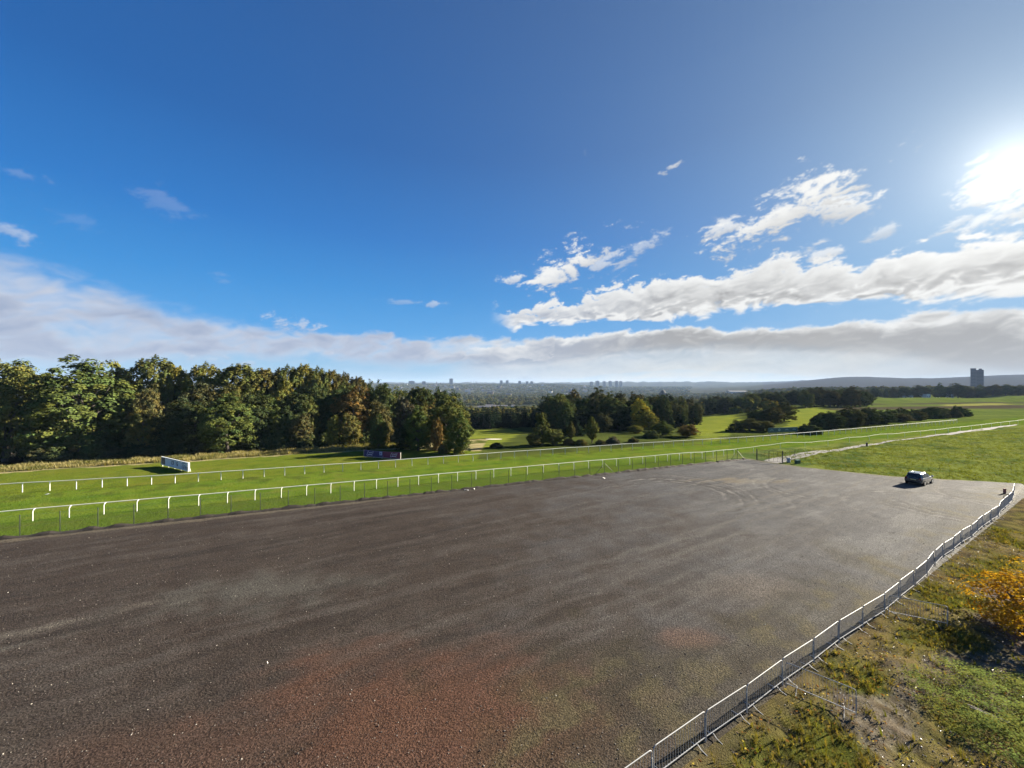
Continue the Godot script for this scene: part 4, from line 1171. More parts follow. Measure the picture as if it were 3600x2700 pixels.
func wire_panel(w: float, h: float, pitch: float, r: float) -> ArrayMesh:     # chain link between two posts, along x
	var m := MB.new()
	var k := -h
	while k < w:
		for s in [-1.0, 1.0]:
			var x0: float = maxf(k, 0.0)
			var x1: float = minf(k + h, w)
			if x1 - x0 < 0.02: continue
			var a := Vector3(x0, x0 - k, 0.004 * s)
			var b := Vector3(x1, x1 - k, 0.004 * s)
			if s < 0.0:
				a.y = h - a.y
				b.y = h - b.y
			m.tube(a, b, r, r, 3, Color.WHITE, false)
		k += pitch
	return m.mesh()

func build_fence() -> void:
	var steel := mat("dark_green_steel", 0.035, 0.045, 0.035, 0.55)
	var wire := mat("wire", 0.16, 0.18, 0.15, 0.6, 0.2)
	var o := thing("wire_fence", "dark wire mesh fence on thin posts along the gravel yard", "fence", P(-25.95, 45.62, 0.1))
	var post := MB.new()
	post.tube(Vector3(0, -0.4, 0), Vector3(0, 1.92, 0), 0.032, 0.032, 6)
	var pm := post.mesh()
	var wm := wire_panel(2.46, 1.8, 0.09, 0.0013)
	for k in range(-7, 36):
		var p := P(-25.95 + 2.46 * k, 45.62, 0.1) - o.position
		var q := part(o, "post", pm, steel)
		q.position = p
		if k < 35:
			q = part(o, "wire_mesh", wm, wire)
			q.position = p
			q.rotation.y = atan2(0.381, 0.924)
	var lines := MB.new()
	for h in [0.12, 0.95, 1.84]:
		lines.tube(P(-25.95 - 2.46 * 7, 45.62, 0.1 + h) - o.position, P(-25.95 + 2.46 * 35, 45.62, 0.1 + h) - o.position, 0.004, 0.004, 4, Color.WHITE, false)
	part(o, "straining_wire", lines.mesh(), wire)
	# stays of the strainer post
	for k in [24, 35]:
		var c := P(-25.95 + 2.46 * k, 45.62, 0.1) - o.position
		var m := MB.new()
		m.tube(c + Vector3(0, 1.6, 0), c + P(1.75, 0, 0), 0.028, 0.028, 6)
		part(o, "stay", m.mesh(), steel if k == 24 else mat("pale_stay", 0.55, 0.58, 0.45, 0.5))
		m = MB.new()
		m.tube(c + Vector3(0, 1.6, 0), c + P(-1.75, 0, 0), 0.026, 0.026, 6)
		part(o, "stay", m.mesh(), steel)
	# gate of two mesh leaves
	var gl := Vector3(41.3, 0.1, -64.8)
	var gmid := Vector3(42.55, 0.1, -63.6)
	var gr := Vector3(44.2, 0.1, -62.7)
	var ends := [[gl, gmid, "left leaf of the dark wire gate at the yard's far corner"], [gr, gmid, "right leaf of the dark wire gate, next to the grey bin"]]
	for g in ends:
		var d: Vector3 = g[1] - g[0]
		var w := d.length() - 0.06
		var leaf_o := thing("wire_gate", g[2], "gate", g[0], atan2(-d.z, d.x), "leaves of the wire gate")
		var m := MB.new()
		m.tube(Vector3(0, -0.35, 0), Vector3(0, 2.0, 0), 0.06, 0.06, 8)
		part(leaf_o, "post", m.mesh(), steel)
		m = MB.new()
		m.path([Vector3(0.1, 0.12, 0), Vector3(0.1, 1.85, 0), Vector3(w, 1.85, 0), Vector3(w, 0.12, 0), Vector3(0.1, 0.12, 0)], 0.026, 6)
		m.tube(Vector3(0.1, 1.0, 0), Vector3(w, 1.0, 0), 0.016, 0.016, 5)
		part(leaf_o, "frame", m.mesh(), steel)
		for j in [1, 2]:
			m = MB.new()
			m.tube(Vector3(0.1 + (w - 0.1) * j / 3.0, 0.12, 0), Vector3(0.1 + (w - 0.1) * j / 3.0, 1.85, 0), 0.013, 0.013, 5)
			part(leaf_o, "bar", m.mesh(), steel)
		var wp := part(leaf_o, "wire_mesh", wire_panel(w - 0.1, 1.7, 0.09, 0.0013), wire)
		wp.position = Vector3(0.1, 0.14, 0)
	# short return of fence right of the gate
	var c2 := Vector3(46.5, 0.1, -63.1)
	var o2 := thing("wire_fence", "short dark fence end with two stays, right of the wire gate", "fence", c2)
	part(o2, "post", pm, steel)
	for s in [[gr - c2 + Vector3(0.15, 1.6, 0), gr - c2 + Vector3(1.0, 0.0, 0.4)], [Vector3(0, 1.5, 0), gr - c2 + Vector3(1.2, 0.5, 0)]]:
		var m := MB.new()
		m.tube(s[0], s[1], 0.03, 0.03, 6)
		part(o2, "stay", m.mesh(), steel)
	var d2 := gr - c2
	var wp2 := part(o2, "wire_mesh", wire_panel(d2.length(), 1.8, 0.09, 0.0013), wire)
	wp2.rotation.y = atan2(-d2.z, d2.x)
	var rail2 := MB.new()
	rail2.tube(Vector3(0, 1.85, 0), d2 + Vector3(0, 1.85, 0), 0.014, 0.014, 5)
	part(o2, "top_rail", rail2.mesh(), steel)
	# bin and box by the gate
	var b := thing("grey_bin", "pale blue grey bin with darker lid beside the wire gate", "bin", Vector3(45.6, 0.1, -63.3), 0.4)
	var m := MB.new()
	m.tube(Vector3(0, 0, 0), Vector3(0, 0.62, 0), 0.24, 0.3, 10)
	part(b, "drum", m.mesh(), mat("bin_blue", 0.30, 0.36, 0.50, 0.4))
	m = MB.new()
	m.tube(Vector3(0, 0.62, 0), Vector3(0, 0.72, 0), 0.31, 0.24, 10)
	part(b, "lid", m.mesh(), mat("bin_lid", 0.14, 0.17, 0.26, 0.4))
	b = thing("green_box", "low dark green box at the end post right of the gate", "box", Vector3(46.4, 0.1, -62.4), 0.35)
	m = MB.new()
	m.box(Vector3(0, 0.28, 0), Vector3(0.78, 0.5, 0.45))
	part(b, "case", m.mesh(), mat("box_green", 0.02, 0.075, 0.06, 0.4))
	m = MB.new()
	m.box(Vector3(0, 0.55, 0), Vector3(0.82, 0.04, 0.49))
	part(b, "lid", m.mesh(), mat("box_green_lid", 0.03, 0.09, 0.075, 0.4))
	for s in [-0.3, 0.3]:
		m = MB.new()
		m.box(Vector3(s, 0.0, 0), Vector3(0.08, 0.08, 0.4))
		part(b, "foot", m.mesh(), steel)

const ORD := ["first", "second", "third", "fourth", "fifth", "sixth", "seventh", "eighth", "ninth", "tenth", "eleventh", "twelfth", "thirteenth", "fourteenth", "fifteenth", "sixteenth", "seventeenth", "eighteenth", "nineteenth"]
const TENS := ["twentieth", "twenty-first", "twenty-second", "twenty-third", "twenty-fourth", "twenty-fifth", "twenty-sixth", "twenty-seventh", "twenty-eighth", "twenty-ninth", "thirtieth", "thirty-first", "thirty-second", "thirty-third", "thirty-fourth", "thirty-fifth", "thirty-sixth", "thirty-seventh", "thirty-eighth", "thirty-ninth", "fortieth", "forty-first", "forty-second", "forty-third", "forty-fourth", "forty-fifth", "forty-sixth", "forty-seventh"]

func ordinal(k: int) -> String:
	return ORD[k] if k < 19 else TENS[k - 19]

var SEGS := [[2.14, 10.97, 4.56, 12.39], [4.56, 12.39, 6.97, 13.81], [6.97, 13.81, 9.18, 15.00], [9.18, 15.00, 11.55, 16.38], [11.55, 16.38, 13.90, 17.68], [13.90, 17.68, 16.24, 19.07], [16.24, 19.07, 18.53, 20.28], [18.53, 20.28, 20.93, 21.54], [20.90, 21.56, 22.96, 22.78], [23.20, 22.94, 25.38, 24.23], [25.61, 24.37, 27.71, 25.64], [27.87, 25.77, 29.65, 27.00], [29.91, 27.14, 31.80, 28.35], [34.06, 29.61, 35.95, 30.76], [36.14, 30.84, 38.20, 31.95], [38.44, 32.09, 40.23, 33.19], [40.48, 33.36, 42.15, 34.36], [42.38, 34.50, 44.42, 35.65], [44.75, 35.85, 46.80, 36.97], [46.92, 37.03, 48.47, 38.15], [48.69, 38.29, 50.45, 39.35], [50.70, 39.49, 52.43, 40.54], [52.75, 40.77, 54.57, 41.89], [54.85, 42.10, 57.30, 43.86], [57.55, 44.04, 59.45, 45.44]]

func build_barriers() -> void:
	var galv := mat("galvanised_steel", 0.30, 0.31, 0.32, 0.6, 0.25)
	var first: Node3D = null
	SEGS.insert(13, [31.98, 28.45, 33.9, 29.5])
	for k in SEGS.size():
		var s: Array = SEGS[k]
		var d := Vector2(s[2] - s[0], s[3] - s[1])
		var at := Vector3((s[0] + s[2]) / 2.0, 0.13, -(s[1] + s[3]) / 2.0)
		var turn := atan2(d.y, d.x)
		var label := "%s crowd barrier along the yard, counted from the bottom of the photo" % ordinal(k)
		if k == 0:
			first = barrier(label, at, turn, galv)
			first.scale.x = 1.06
		else:
			var o := copy(first, label, at, turn)
			o.scale.x = clampf((d.length() - 0.06) / 2.5, 0.78, 1.1)
			o.rotation.z = rng.randf_range(-0.012, 0.012)
			o.rotation.x = rng.randf_range(-0.03, 0.03)
	for q in [[11.6, 16.3, 13.3, 14.8, "crowd barrier set at right angles on the grass, nearer of two"], [21.0, 21.45, 23.1, 20.35, "crowd barrier set at right angles by the leaf litter, farther of two"]]:
		var d := Vector2(q[2] - q[0], q[3] - q[1])
		var o := copy(first, q[4], Vector3((q[0] + q[2]) / 2.0, 0.12, -(q[1] + q[3]) / 2.0), atan2(d.y, d.x))
		o.scale.x = (d.length() - 0.05) / 2.5
		o.rotation.x = 0.05

func barrier(label: String, at: Vector3, turn: float, galv: Material) -> Node3D:
	var o := thing("crowd_barrier", label, "barrier", at, turn, "crowd barriers along the gravel yard")
	var m := MB.new()
	var pts := []
	for c in [[-1.13, 1.02, PI, PI / 2], [1.13, 1.02, PI / 2, 0.0]]:
		for k in 5:
			var t := lerpf(c[2], c[3], k / 4.0)
			pts.append(Vector3(c[0] + cos(t) * 0.12, c[1] + sin(t) * 0.1, 0))
	pts.insert(0, Vector3(-1.25, 0.02, 0))
	pts.append(Vector3(1.25, 0.02, 0))
	m.path(pts, 0.0165, 8)
	part(o, "frame", m.mesh(), galv)
	m = MB.new()
	m.tube(Vector3(-1.25, 0.2, 0), Vector3(1.25, 0.2, 0), 0.017, 0.017, 6)
	part(o, "bottom_rail", m.mesh(), galv)
	m = MB.new()
	m.tube(Vector3(0, 0.2, 0), Vector3(0, 1.11, 0), 0.006, 0.006, 5, Color.WHITE, false)
	var bar := m.mesh()
	for k in 19:
		var b := part(o, "bar", bar, galv)
		b.position.x = -1.25 + 2.5 * (k + 1) / 20.0
	m = MB.new()
	m.path([Vector3(0, 0.13, 0), Vector3(0, 0.05, 0.12), Vector3(0, 0.015, 0.36)], 0.014, 6)
	m.path([Vector3(0, 0.13, 0), Vector3(0, 0.05, -0.12), Vector3(0, 0.015, -0.36)], 0.014, 6)
	var foot := m.mesh()
	for s in [-0.85, 0.85]:
		var f := part(o, "foot", foot, galv)
		f.position.x = s
	m = MB.new()
	m.tube(Vector3(1.25, 0.3, 0), Vector3(1.25, 0.85, 0), 0.03, 0.03, 6)
	part(o, "coupling", m.mesh(), galv)
	return o

# ------------------------------------------------------------------ advertising boards
func text(parent: Node, s: String, size: float, at: Vector3, mt: Material, shear := 0.0, face := "Droid Sans") -> void:
	var f := SystemFont.new()
	f.font_names = PackedStringArray([face])
	f.font_weight = 800
	var t := TextMesh.new()
	t.text = s
	t.font = f
	t.font_size = 32
	t.pixel_size = size / 23.0
	t.depth = 0.006
	var o := part(parent, "lettering", t, mt)
	o.position = at
	if shear != 0.0: o.transform = Transform3D(Basis(Vector3(1, 0, 0), Vector3(shear, 1, 0), Vector3(0, 0, 1)), at)

func strokes(parent: Node, called: String, lines: Array, r: float, at: Vector3, k: float, mt: Material) -> void:
	var m := MB.new()
	for l in lines:
		for i in l.size() - 1:
			var a := Vector3(l[i].x * k, l[i].y * k, 0) + at
			var b := Vector3(l[i + 1].x * k, l[i + 1].y * k, 0) + at
			var d := (b - a).normalized()
			var nn := Vector3(-d.y, d.x, 0) * r
			a -= d * r * 0.6
			b += d * r * 0.6
			m.quad(a - nn, b - nn, b + nn, a + nn)
	part(parent, called, m.mesh(), mt)

func board(called: String, label: String, l: Vector2, r: Vector2, bottom: float, h: float, thick: float, face: Material, edge: Material) -> Node3D:
	var d := r - l
	var mid := (l + r) / 2.0
	var o := thing(called, label, "billboard", Vector3(mid.x, H(mid.x, mid.y) + 0.1, -mid.y), atan2(d.y, d.x))
	var w := d.length()
	var m := MB.new()
	m.box(Vector3(0, bottom + h / 2.0, 0), Vector3(w, h, thick))
	part(o, "panel", m.mesh(), face)
	for s in [-1.0, 1.0]:
		m = MB.new()
		m.box(Vector3(s * (w / 2.0 + 0.03), bottom + h / 2.0, 0), Vector3(0.06, h + 0.02, thick + 0.04))
		part(o, "end_cap", m.mesh(), edge)
	m = MB.new()
	m.box(Vector3(0, bottom - 0.04, 0), Vector3(w, 0.08, thick + 0.03))
	part(o, "bottom_rail", m.mesh(), edge)
	for k in 5:
		m = MB.new()
		m.box(Vector3(-w / 2.0 + 0.3 + (w - 0.6) * k / 4.0, (bottom - 0.08) / 2.0 - 0.1, 0), Vector3(0.07, bottom - 0.08 + 0.2, 0.07))
		part(o, "leg", m.mesh(), edge)
		m = MB.new()
		m.tube(Vector3(-w / 2.0 + 0.3 + (w - 0.6) * k / 4.0, bottom + h * 0.8, -thick / 2.0), Vector3(-w / 2.0 + 0.3 + (w - 0.6) * k / 4.0, -0.1, -0.35), 0.025, 0.025, 5)
		part(o, "stay", m.mesh(), edge)
	o.set_meta("width", w)
	return o

func build_boards() -> void:
	var white := mat("board_white", 0.62, 0.68, 0.72, 0.45)
	var edge := mat("board_edge", 0.72, 0.73, 0.66, 0.5)
	var o := board("billboard", "white billboard with dark lettering and a photo strip, on the lawn", Vector2(-55.6, 61.0), Vector2(-47.3, 56.2), 0.2, 1.2, 0.16, white, edge)
	var navy := mat("print_navy", 0.010, 0.022, 0.06, 0.5)
	var teal := mat("print_teal", 0.03, 0.13, 0.20, 0.5)
	var zf := 0.086
	text(o, "C9", 0.62, Vector3(-0.55, 0.84, zf), navy)
	text(o, "T", 0.5, Vector3(0.42, 0.84, zf), mat("print_pale", 0.40, 0.46, 0.50, 0.5))
	text(o, "G", 0.62, Vector3(1.05, 0.82, zf), navy)
	# the printed photo at the left end, dark figures against a pale ground
	var m := MB.new()
	m.box(Vector3(-4.1, 0.8, zf), Vector3(1.5, 1.06, 0.006))
	part(o, "print", m.mesh(), mat("print_dark", 0.05, 0.055, 0.06, 0.5))
	var k := 0
	for q in [[-4.72, 0.8, 0.07, 0.8], [-4.45, 0.9, 0.16, 0.7], [-4.22, 0.62, 0.1, 0.5], [-4.02, 0.95, 0.08, 0.5], [-3.85, 0.6, 0.12, 0.4], [-3.55, 0.9, 0.16, 0.75]]:
		m = MB.new()
		m.box(Vector3(q[0], q[1], zf + 0.006), Vector3(q[2], q[3], 0.006))
		part(o, "print", m.mesh(), mat("print_grey", 0.22, 0.22, 0.22, 0.5) if k % 2 == 0 else mat("print_navy_blue", 0.03, 0.04, 0.09, 0.5))
		k += 1
	m = MB.new()
	m.box(Vector3(0.8, 1.34, zf), Vector3(7.9, 0.1, 0.006))
	part(o, "print", m.mesh(), mat("print_blue", 0.12, 0.24, 0.30, 0.5))
	strokes(o, "print", [[Vector2(0, 0), Vector2(0.25, 0.16), Vector2(0.5, 0.1), Vector2(0.9, 0.18), Vector2(1.3, 0.06)], [Vector2(0.1, -0.2), Vector2(0.5, -0.12), Vector2(0.9, -0.22), Vector2(1.4, -0.2)]], 0.045, Vector3(2.75, 1.05, zf + 0.004), 1.0, teal)
	var bars := []
	for q in [0.0, 0.28, 0.55, 0.72, 1.05, 1.2, 1.5, 1.75, 1.95]: bars.append([Vector2(q, 0), Vector2(q, 0.36)])
	bars.append([Vector2(0.55, 0.36), Vector2(0.72, 0.0)])
	bars.append([Vector2(1.2, 0.3), Vector2(1.45, 0.3)])
	strokes(o, "print", bars, 0.05, Vector3(2.75, 0.34, zf + 0.004), 1.0, mat("print_deep_teal", 0.012, 0.07, 0.12, 0.5))
	# two tone board
	var purple := mat("board_purple", 0.010, 0.007, 0.10, 0.5)
	var magenta := mat("board_magenta", 0.12, 0.004, 0.055, 0.5)
	o = board("billboard", "long purple and magenta billboard with pale script, in front of the wood", Vector2(-26.1, 67.8), Vector2(-19.0, 65.4), 0.18, 1.05, 0.1, purple, mat("board_dark_edge", 0.30, 0.28, 0.24, 0.6))
	m = MB.new()
	m.box(Vector3(1.95, 0.705, 0.053), Vector3(3.56, 1.05, 0.008))
	part(o, "print", m.mesh(), magenta)
	var pale := mat("print_lilac", 0.50, 0.48, 0.62, 0.5)
	for x0 in [-3.15, 1.75]:
		var lo := [[Vector2(0.36, 0.72), Vector2(0.22, 0.5), Vector2(0.06, 0.1), Vector2(0.03, 0.0), Vector2(0.12, -0.06), Vector2(0.3, 0.02), Vector2(0.38, 0.12)],
			[Vector2(0.38, 0.12), Vector2(0.48, 0.2), Vector2(0.56, 0.1), Vector2(0.48, 0.0), Vector2(0.4, 0.06), Vector2(0.44, 0.16)],
			[Vector2(0.62, 0.2), Vector2(0.72, 0.0), Vector2(0.84, 0.2)],
			[Vector2(0.9, 0.1), Vector2(1.06, 0.14), Vector2(1.0, 0.22), Vector2(0.92, 0.14), Vector2(0.96, 0.02), Vector2(1.1, 0.02)],
			[Vector2(1.36, 0.7), Vector2(1.3, 0.42), Vector2(1.24, 0.22)], [Vector2(1.22, 0.06), Vector2(1.21, 0.0)]]
		strokes(o, "lettering", lo, 0.034, Vector3(x0, 0.42, 0.065), 1.0, pale)
		var small := []
		for q in 8: small.append([Vector2(0.44 + q * 0.09, 0.38), Vector2(0.47 + q * 0.09, 0.38 + (0.13 if q != 7 else 0.24))])
		strokes(o, "lettering", small, 0.026, Vector3(x0, 0.42, 0.065), 1.0, pale)
	m = MB.new()
	m.box(Vector3(-0.2, 0.86, 0.061), Vector3(0.56, 0.58, 0.008))
	part(o, "print", m.mesh(), mat("print_lilac_square", 0.34, 0.36, 0.55, 0.5))
	m = MB.new()
	m.box(Vector3(-0.2, 0.84, 0.067), Vector3(0.14, 0.3, 0.008))
	part(o, "print", m.mesh(), purple)
	m = MB.new()
	m.box(Vector3(-0.1, 0.42, 0.061), Vector3(0.95, 0.06, 0.008))
	part(o, "print", m.mesh(), mat("print_lilac_line", 0.28, 0.26, 0.42, 0.5))
	# teal board on the right
	o = board("billboard", "dark teal billboard with four pale emblems behind the far rail", Vector2(64.2, 96.2), Vector2(73.4, 98.8), 0.75, 1.1, 0.1, mat("board_teal", 0.012, 0.07, 0.085, 0.5), mat("board_teal_edge", 0.02, 0.06, 0.07, 0.5))
	for q in 4:
		var cx := -3.7 + q * 2.45
		if q == 1:
			m = MB.new()
			m.tube(Vector3(cx, 1.3, 0.052), Vector3(cx, 1.3, 0.06), 0.34, 0.34, 16)
			part(o, "emblem", m.mesh(), mat("emblem_pale", 0.36, 0.46, 0.44, 0.5))
			m = MB.new()
			m.tube(Vector3(cx, 1.3, 0.061), Vector3(cx, 1.3, 0.066), 0.16, 0.16, 12)
			part(o, "emblem", m.mesh(), mat("board_teal", 0, 0, 0))
		else:
			strokes(o, "emblem", [[Vector2(-0.6, -0.15), Vector2(-0.3, 0.1), Vector2(0, 0.2), Vector2(0.3, 0.1), Vector2(0.6, -0.15)], [Vector2(-0.35, -0.1), Vector2(0, 0.05), Vector2(0.4, -0.1)]], 0.06, Vector3(cx, 1.28, 0.056), 1.0, mat("emblem_dim", 0.14, 0.24, 0.27, 0.5))

# ------------------------------------------------------------------ car
func build_car() -> void:
	var o := thing("parked_car", "dark estate-like off-road car parked alone at the right edge of the yard", "car", Vector3(52.7, 0.15, -49.7), deg_to_rad(28.0))
	o.scale = Vector3(0.95, 0.95, 0.95)
	var paint := mat("car_paint", 0.030, 0.036, 0.042, 0.22, 0.25)
	paint.clearcoat_enabled = true
	paint.clearcoat = 1.0
	paint.clearcoat_roughness = 0.06
	var glass := mat("car_glass", 0.012, 0.014, 0.017, 0.06)
	var black := mat("car_black", 0.015, 0.015, 0.016, 0.6)
	var chrome := mat("car_chrome", 0.62, 0.63, 0.65, 0.15, 0.9)
	# lower body: x forward, z right
	var secs := [[-2.16, 0.74, 0.46, 0.90], [-2.08, 0.85, 0.36, 1.00], [-1.85, 0.90, 0.30, 1.05], [-1.2, 0.92, 0.27, 1.05], [0.0, 0.92, 0.26, 1.03], [0.9, 0.92, 0.27, 1.02], [1.3, 0.90, 0.28, 1.00], [1.75, 0.86, 0.32, 0.93], [2.02, 0.78, 0.38, 0.84], [2.15, 0.62, 0.46, 0.68]]
	var rows := []
	for s in secs:
		var h: float = s[3] - s[2]
		var row := []
		for q in [[0.86, 0.0], [0.98, 0.16], [1.0, 0.5], [0.985, 0.78], [0.94, 0.93], [0.80, 1.0], [0.0, 1.02]]: row.append(Vector3(s[0], s[2] + h * q[1], s[1] * q[0]))
		for k in range(5, -1, -1): row.append(Vector3(row[k].x, row[k].y, -row[k].z))
		rows.append(row)
	var m := MB.new()
	for i in rows.size() - 1:
		for k in 12: m.quad(rows[i][k], rows[i + 1][k], rows[i + 1][k + 1], rows[i][k + 1])
		m.quad(rows[i][12], rows[i + 1][12], rows[i + 1][0], rows[i][0])
	for e in [0, rows.size() - 1]:
		for k in range(1, 12):
			if e == 0: m.tri(rows[e][0], rows[e][k], rows[e][k + 1])
			else: m.tri(rows[e][0], rows[e][k + 1], rows[e][k])
	part(o, "body", m.mesh(), paint)
	# cabin
	var lo := [[-2.05, 0.72], [-1.7, 0.84], [0.4, 0.85], [1.28, 0.70]]
	var hi := [[-1.78, 0.58], [-1.6, 0.66], [-0.1, 0.67], [0.32, 0.58]]
	m = MB.new()
	for s in [1.0, -1.0]:
		for i in 3:
			var q := [Vector3(lo[i][0], 1.0, lo[i][1] * s), Vector3(lo[i + 1][0], 1.0, lo[i + 1][1] * s), Vector3(hi[i + 1][0], 1.56, hi[i + 1][1] * s), Vector3(hi[i][0], 1.56, hi[i][1] * s)]
			if s > 0: m.quad(q[0], q[1], q[2], q[3])
			else: m.quad(q[1], q[0], q[3], q[2])
	m.quad(Vector3(-2.05, 1.0, -0.72), Vector3(-2.05, 1.0, 0.72), Vector3(-1.78, 1.56, 0.58), Vector3(-1.78, 1.56, -0.58))
	m.quad(Vector3(1.28, 1.0, 0.70), Vector3(1.28, 1.0, -0.70), Vector3(0.32, 1.56, -0.58), Vector3(0.32, 1.56, 0.58))
	part(o, "cabin", m.mesh(), paint)
	m = MB.new()
	var rh := [[-1.86, 0.56, 1.56], [-1.72, 0.64, 1.61], [-1.0, 0.68, 1.64], [-0.1, 0.66, 1.625], [0.34, 0.57, 1.555]]
	for i in 4:
		var p: Array = rh[i]
		var q: Array = rh[i + 1]
		m.quad(Vector3(p[0], p[2], p[1] * 0.8), Vector3(q[0], q[2], q[1] * 0.8), Vector3(q[0], q[2], -q[1] * 0.8), Vector3(p[0], p[2], -p[1] * 0.8))
		for s in [1.0, -1.0]:
			var w := [Vector3(p[0], 1.55, p[1] * s), Vector3(q[0], 1.55, q[1] * s), Vector3(q[0], q[2], q[1] * 0.8 * s), Vector3(p[0], p[2], p[1] * 0.8 * s)]
			if s > 0: m.quad(w[0], w[1], w[2], w[3])
			else: m.quad(w[1], w[0], w[3], w[2])
	var roofp := mat("car_roof", 0.16, 0.17, 0.18, 0.2, 0.4)
	roofp.clearcoat_enabled = true
	roofp.clearcoat_roughness = 0.08
	part(o, "roof", m.mesh(), roofp)
	# glass panes, a little proud of the cabin
	for s in [1.0, -1.0]:
		for w in [[-1.62, -1.05, -1.56, -0.98], [-0.97, -0.02, -0.9, -0.08], [0.06, 0.95, 0.0, 0.28]]:
			var z0 := 0.853
			var z1 := 0.683
			m = MB.new()
			var q := [Vector3(w[0], 1.05, z0 * s), Vector3(w[1], 1.05, (z0 - (0.05 if w[1] > 0.5 else 0.0)) * s), Vector3(w[3], 1.50, (z1 - (0.03 if w[1] > 0.5 else 0.0)) * s), Vector3(w[2], 1.50, z1 * s)]
			if s > 0: m.quad(q[0], q[1], q[2], q[3])
			else: m.quad(q[1], q[0], q[3], q[2])
			part(o, "side_window", m.mesh(), glass)
	m = MB.new()
	m.quad(Vector3(-2.035, 1.07, -0.66), Vector3(-2.035, 1.07, 0.66), Vector3(-1.815, 1.51, 0.55), Vector3(-1.815, 1.51, -0.55))
	part(o, "rear_window", m.mesh(), glass)
	m = MB.new()
	m.quad(Vector3(1.22, 1.05, 0.64), Vector3(1.22, 1.05, -0.64), Vector3(0.41, 1.52, -0.54), Vector3(0.41, 1.52, 0.54))
	part(o, "windscreen", m.mesh(), glass)
	for p in [[-1.32, 1], [-1.32, -1], [1.32, 1], [1.32, -1]]:
		var z: float = 0.80 * p[1]
		m = MB.new()
		m.tube(Vector3(p[0], 0.35, z - 0.11), Vector3(p[0], 0.35, z + 0.13), 0.35, 0.35, 20)
		var w := part(o, "wheel", m.mesh(), black)
		m = MB.new()
		m.tube(Vector3(p[0], 0.35, z + (0.131 if p[1] > 0 else -0.112)), Vector3(p[0], 0.35, z + (0.14 if p[1] > 0 else -0.125)), 0.2, 0.18, 12)
		part(w, "rim", m.mesh(), chrome)
	for s in [1.0, -1.0]:
		m = MB.new()
		m.box(Vector3(-2.10, 0.93, 0.68 * s), Vector3(0.12, 0.26, 0.2))
		part(o, "tail_light", m.mesh(), mat("tail_red", 0.16, 0.012, 0.015, 0.2))
		m = MB.new()
		m.box(Vector3(2.0, 0.76, 0.62 * s), Vector3(0.16, 0.14, 0.26))
		part(o, "headlight", m.mesh(), mat("lamp_glass", 0.6, 0.62, 0.64, 0.15))
		m = MB.new()
		m.box(Vector3(0.98, 1.10, 1.0 * s), Vector3(0.14, 0.16, 0.22))
		part(o, "mirror", m.mesh(), chrome)
		m = MB.new()
		m.tube(Vector3(-1.5, 1.66, 0.56 * s), Vector3(0.0, 1.66, 0.56 * s), 0.018, 0.018, 6)
		part(o, "roof_rail", m.mesh(), chrome)
		m = MB.new()
		m.box(Vector3(-0.35, 0.86, 0.925 * s), Vector3(0.18, 0.03, 0.03))
		part(o, "door_handle", m.mesh(), black)
	m = MB.new()
	m.box(Vector3(-2.17, 0.80, 0), Vector3(0.02, 0.11, 0.5))
	part(o, "number_plate", m.mesh(), mat("plate", 0.5, 0.45, 0.2, 0.4))
	m = MB.new()
	m.box(Vector3(-2.15, 0.48, 0), Vector3(0.12, 0.16, 1.5))
	part(o, "rear_bumper", m.mesh(), black)
	m = MB.new()
	m.box(Vector3(-1.55, 1.68, 0), Vector3(0.12, 0.1, 0.06))
	part(o, "roof_fin", m.mesh(), paint)

# ------------------------------------------------------------------ far buildings
func block(label: String, px: float, z: float, w: float, d: float, top: float, turn: float, wall: Material, floors: int, roof_box := true, group := "") -> Node3D:
	var x := (px - 1800.0) / 1350.0 * z
	var y := H(x, z) - 2.0
	var h := top - y
	var o := thing("tower_block", label, "tower block", Vector3(x, y, -z), turn, group)
	var m := MB.new()
	m.box(Vector3(0, h / 2.0, 0), Vector3(w, h, d))
	part(o, "wall", m.mesh(), wall)
	var glass := mat("far_window", 0.05, 0.055, 0.065, 0.3)
	for f in floors:
		var yy := h - (h - 4.0) * (f + 0.5) / floors
		m = MB.new()
		m.box(Vector3(0, yy, d / 2.0), Vector3(w * 0.9, (h - 4.0) / floors * 0.38, 0.3))
		m.box(Vector3(-w / 2.0, yy, 0), Vector3(0.3, (h - 4.0) / floors * 0.38, d * 0.85))
		part(o, "window_band", m.mesh(), glass)
	m = MB.new()
	m.box(Vector3(0, h + 0.35, 0), Vector3(w * 1.02, 0.7, d * 1.02))
	part(o, "roof", m.mesh(), mat("far_roof", 0.14, 0.14, 0.15, 0.8))
	if roof_box:
		m = MB.new()
		m.box(Vector3(w * 0.05, h + 2.1, 0), Vector3(w * 0.42, 3.0, d * 0.5))
		part(o, "plant_room", m.mesh(), wall)
	return o

func spire(called: String, label: String, cat: String, px: float, z: float, top: float, w: float, thin: bool) -> void:
	var x := (px - 1800.0) / 1350.0 * z
	var y := H(x, z) - 2.0
	var o := thing(called, label, cat, Vector3(x, y, -z))
	var h := top - y
	var m := MB.new()
	var st := mat("spire_stone", 0.11, 0.10, 0.10, 0.9)
	m.box(Vector3(0, h * 0.3, 0), Vector3(w, h * 0.6, w) if not thin else Vector3(w * 0.3, h * 0.6, w * 0.3))
	part(o, "shaft", m.mesh(), st)
	m = MB.new()
	m.tube(Vector3(0, h * 0.6, 0), Vector3(0, h, 0), w * (0.6 if not thin else 0.15), 0.1, 8)
	part(o, "tip", m.mesh(), st)
	if thin:
		m = MB.new()
		m.box(Vector3(0, h * 0.97, 0), Vector3(w * 1.4, h * 0.05, w * 0.3))
		part(o, "head", m.mesh(), st)

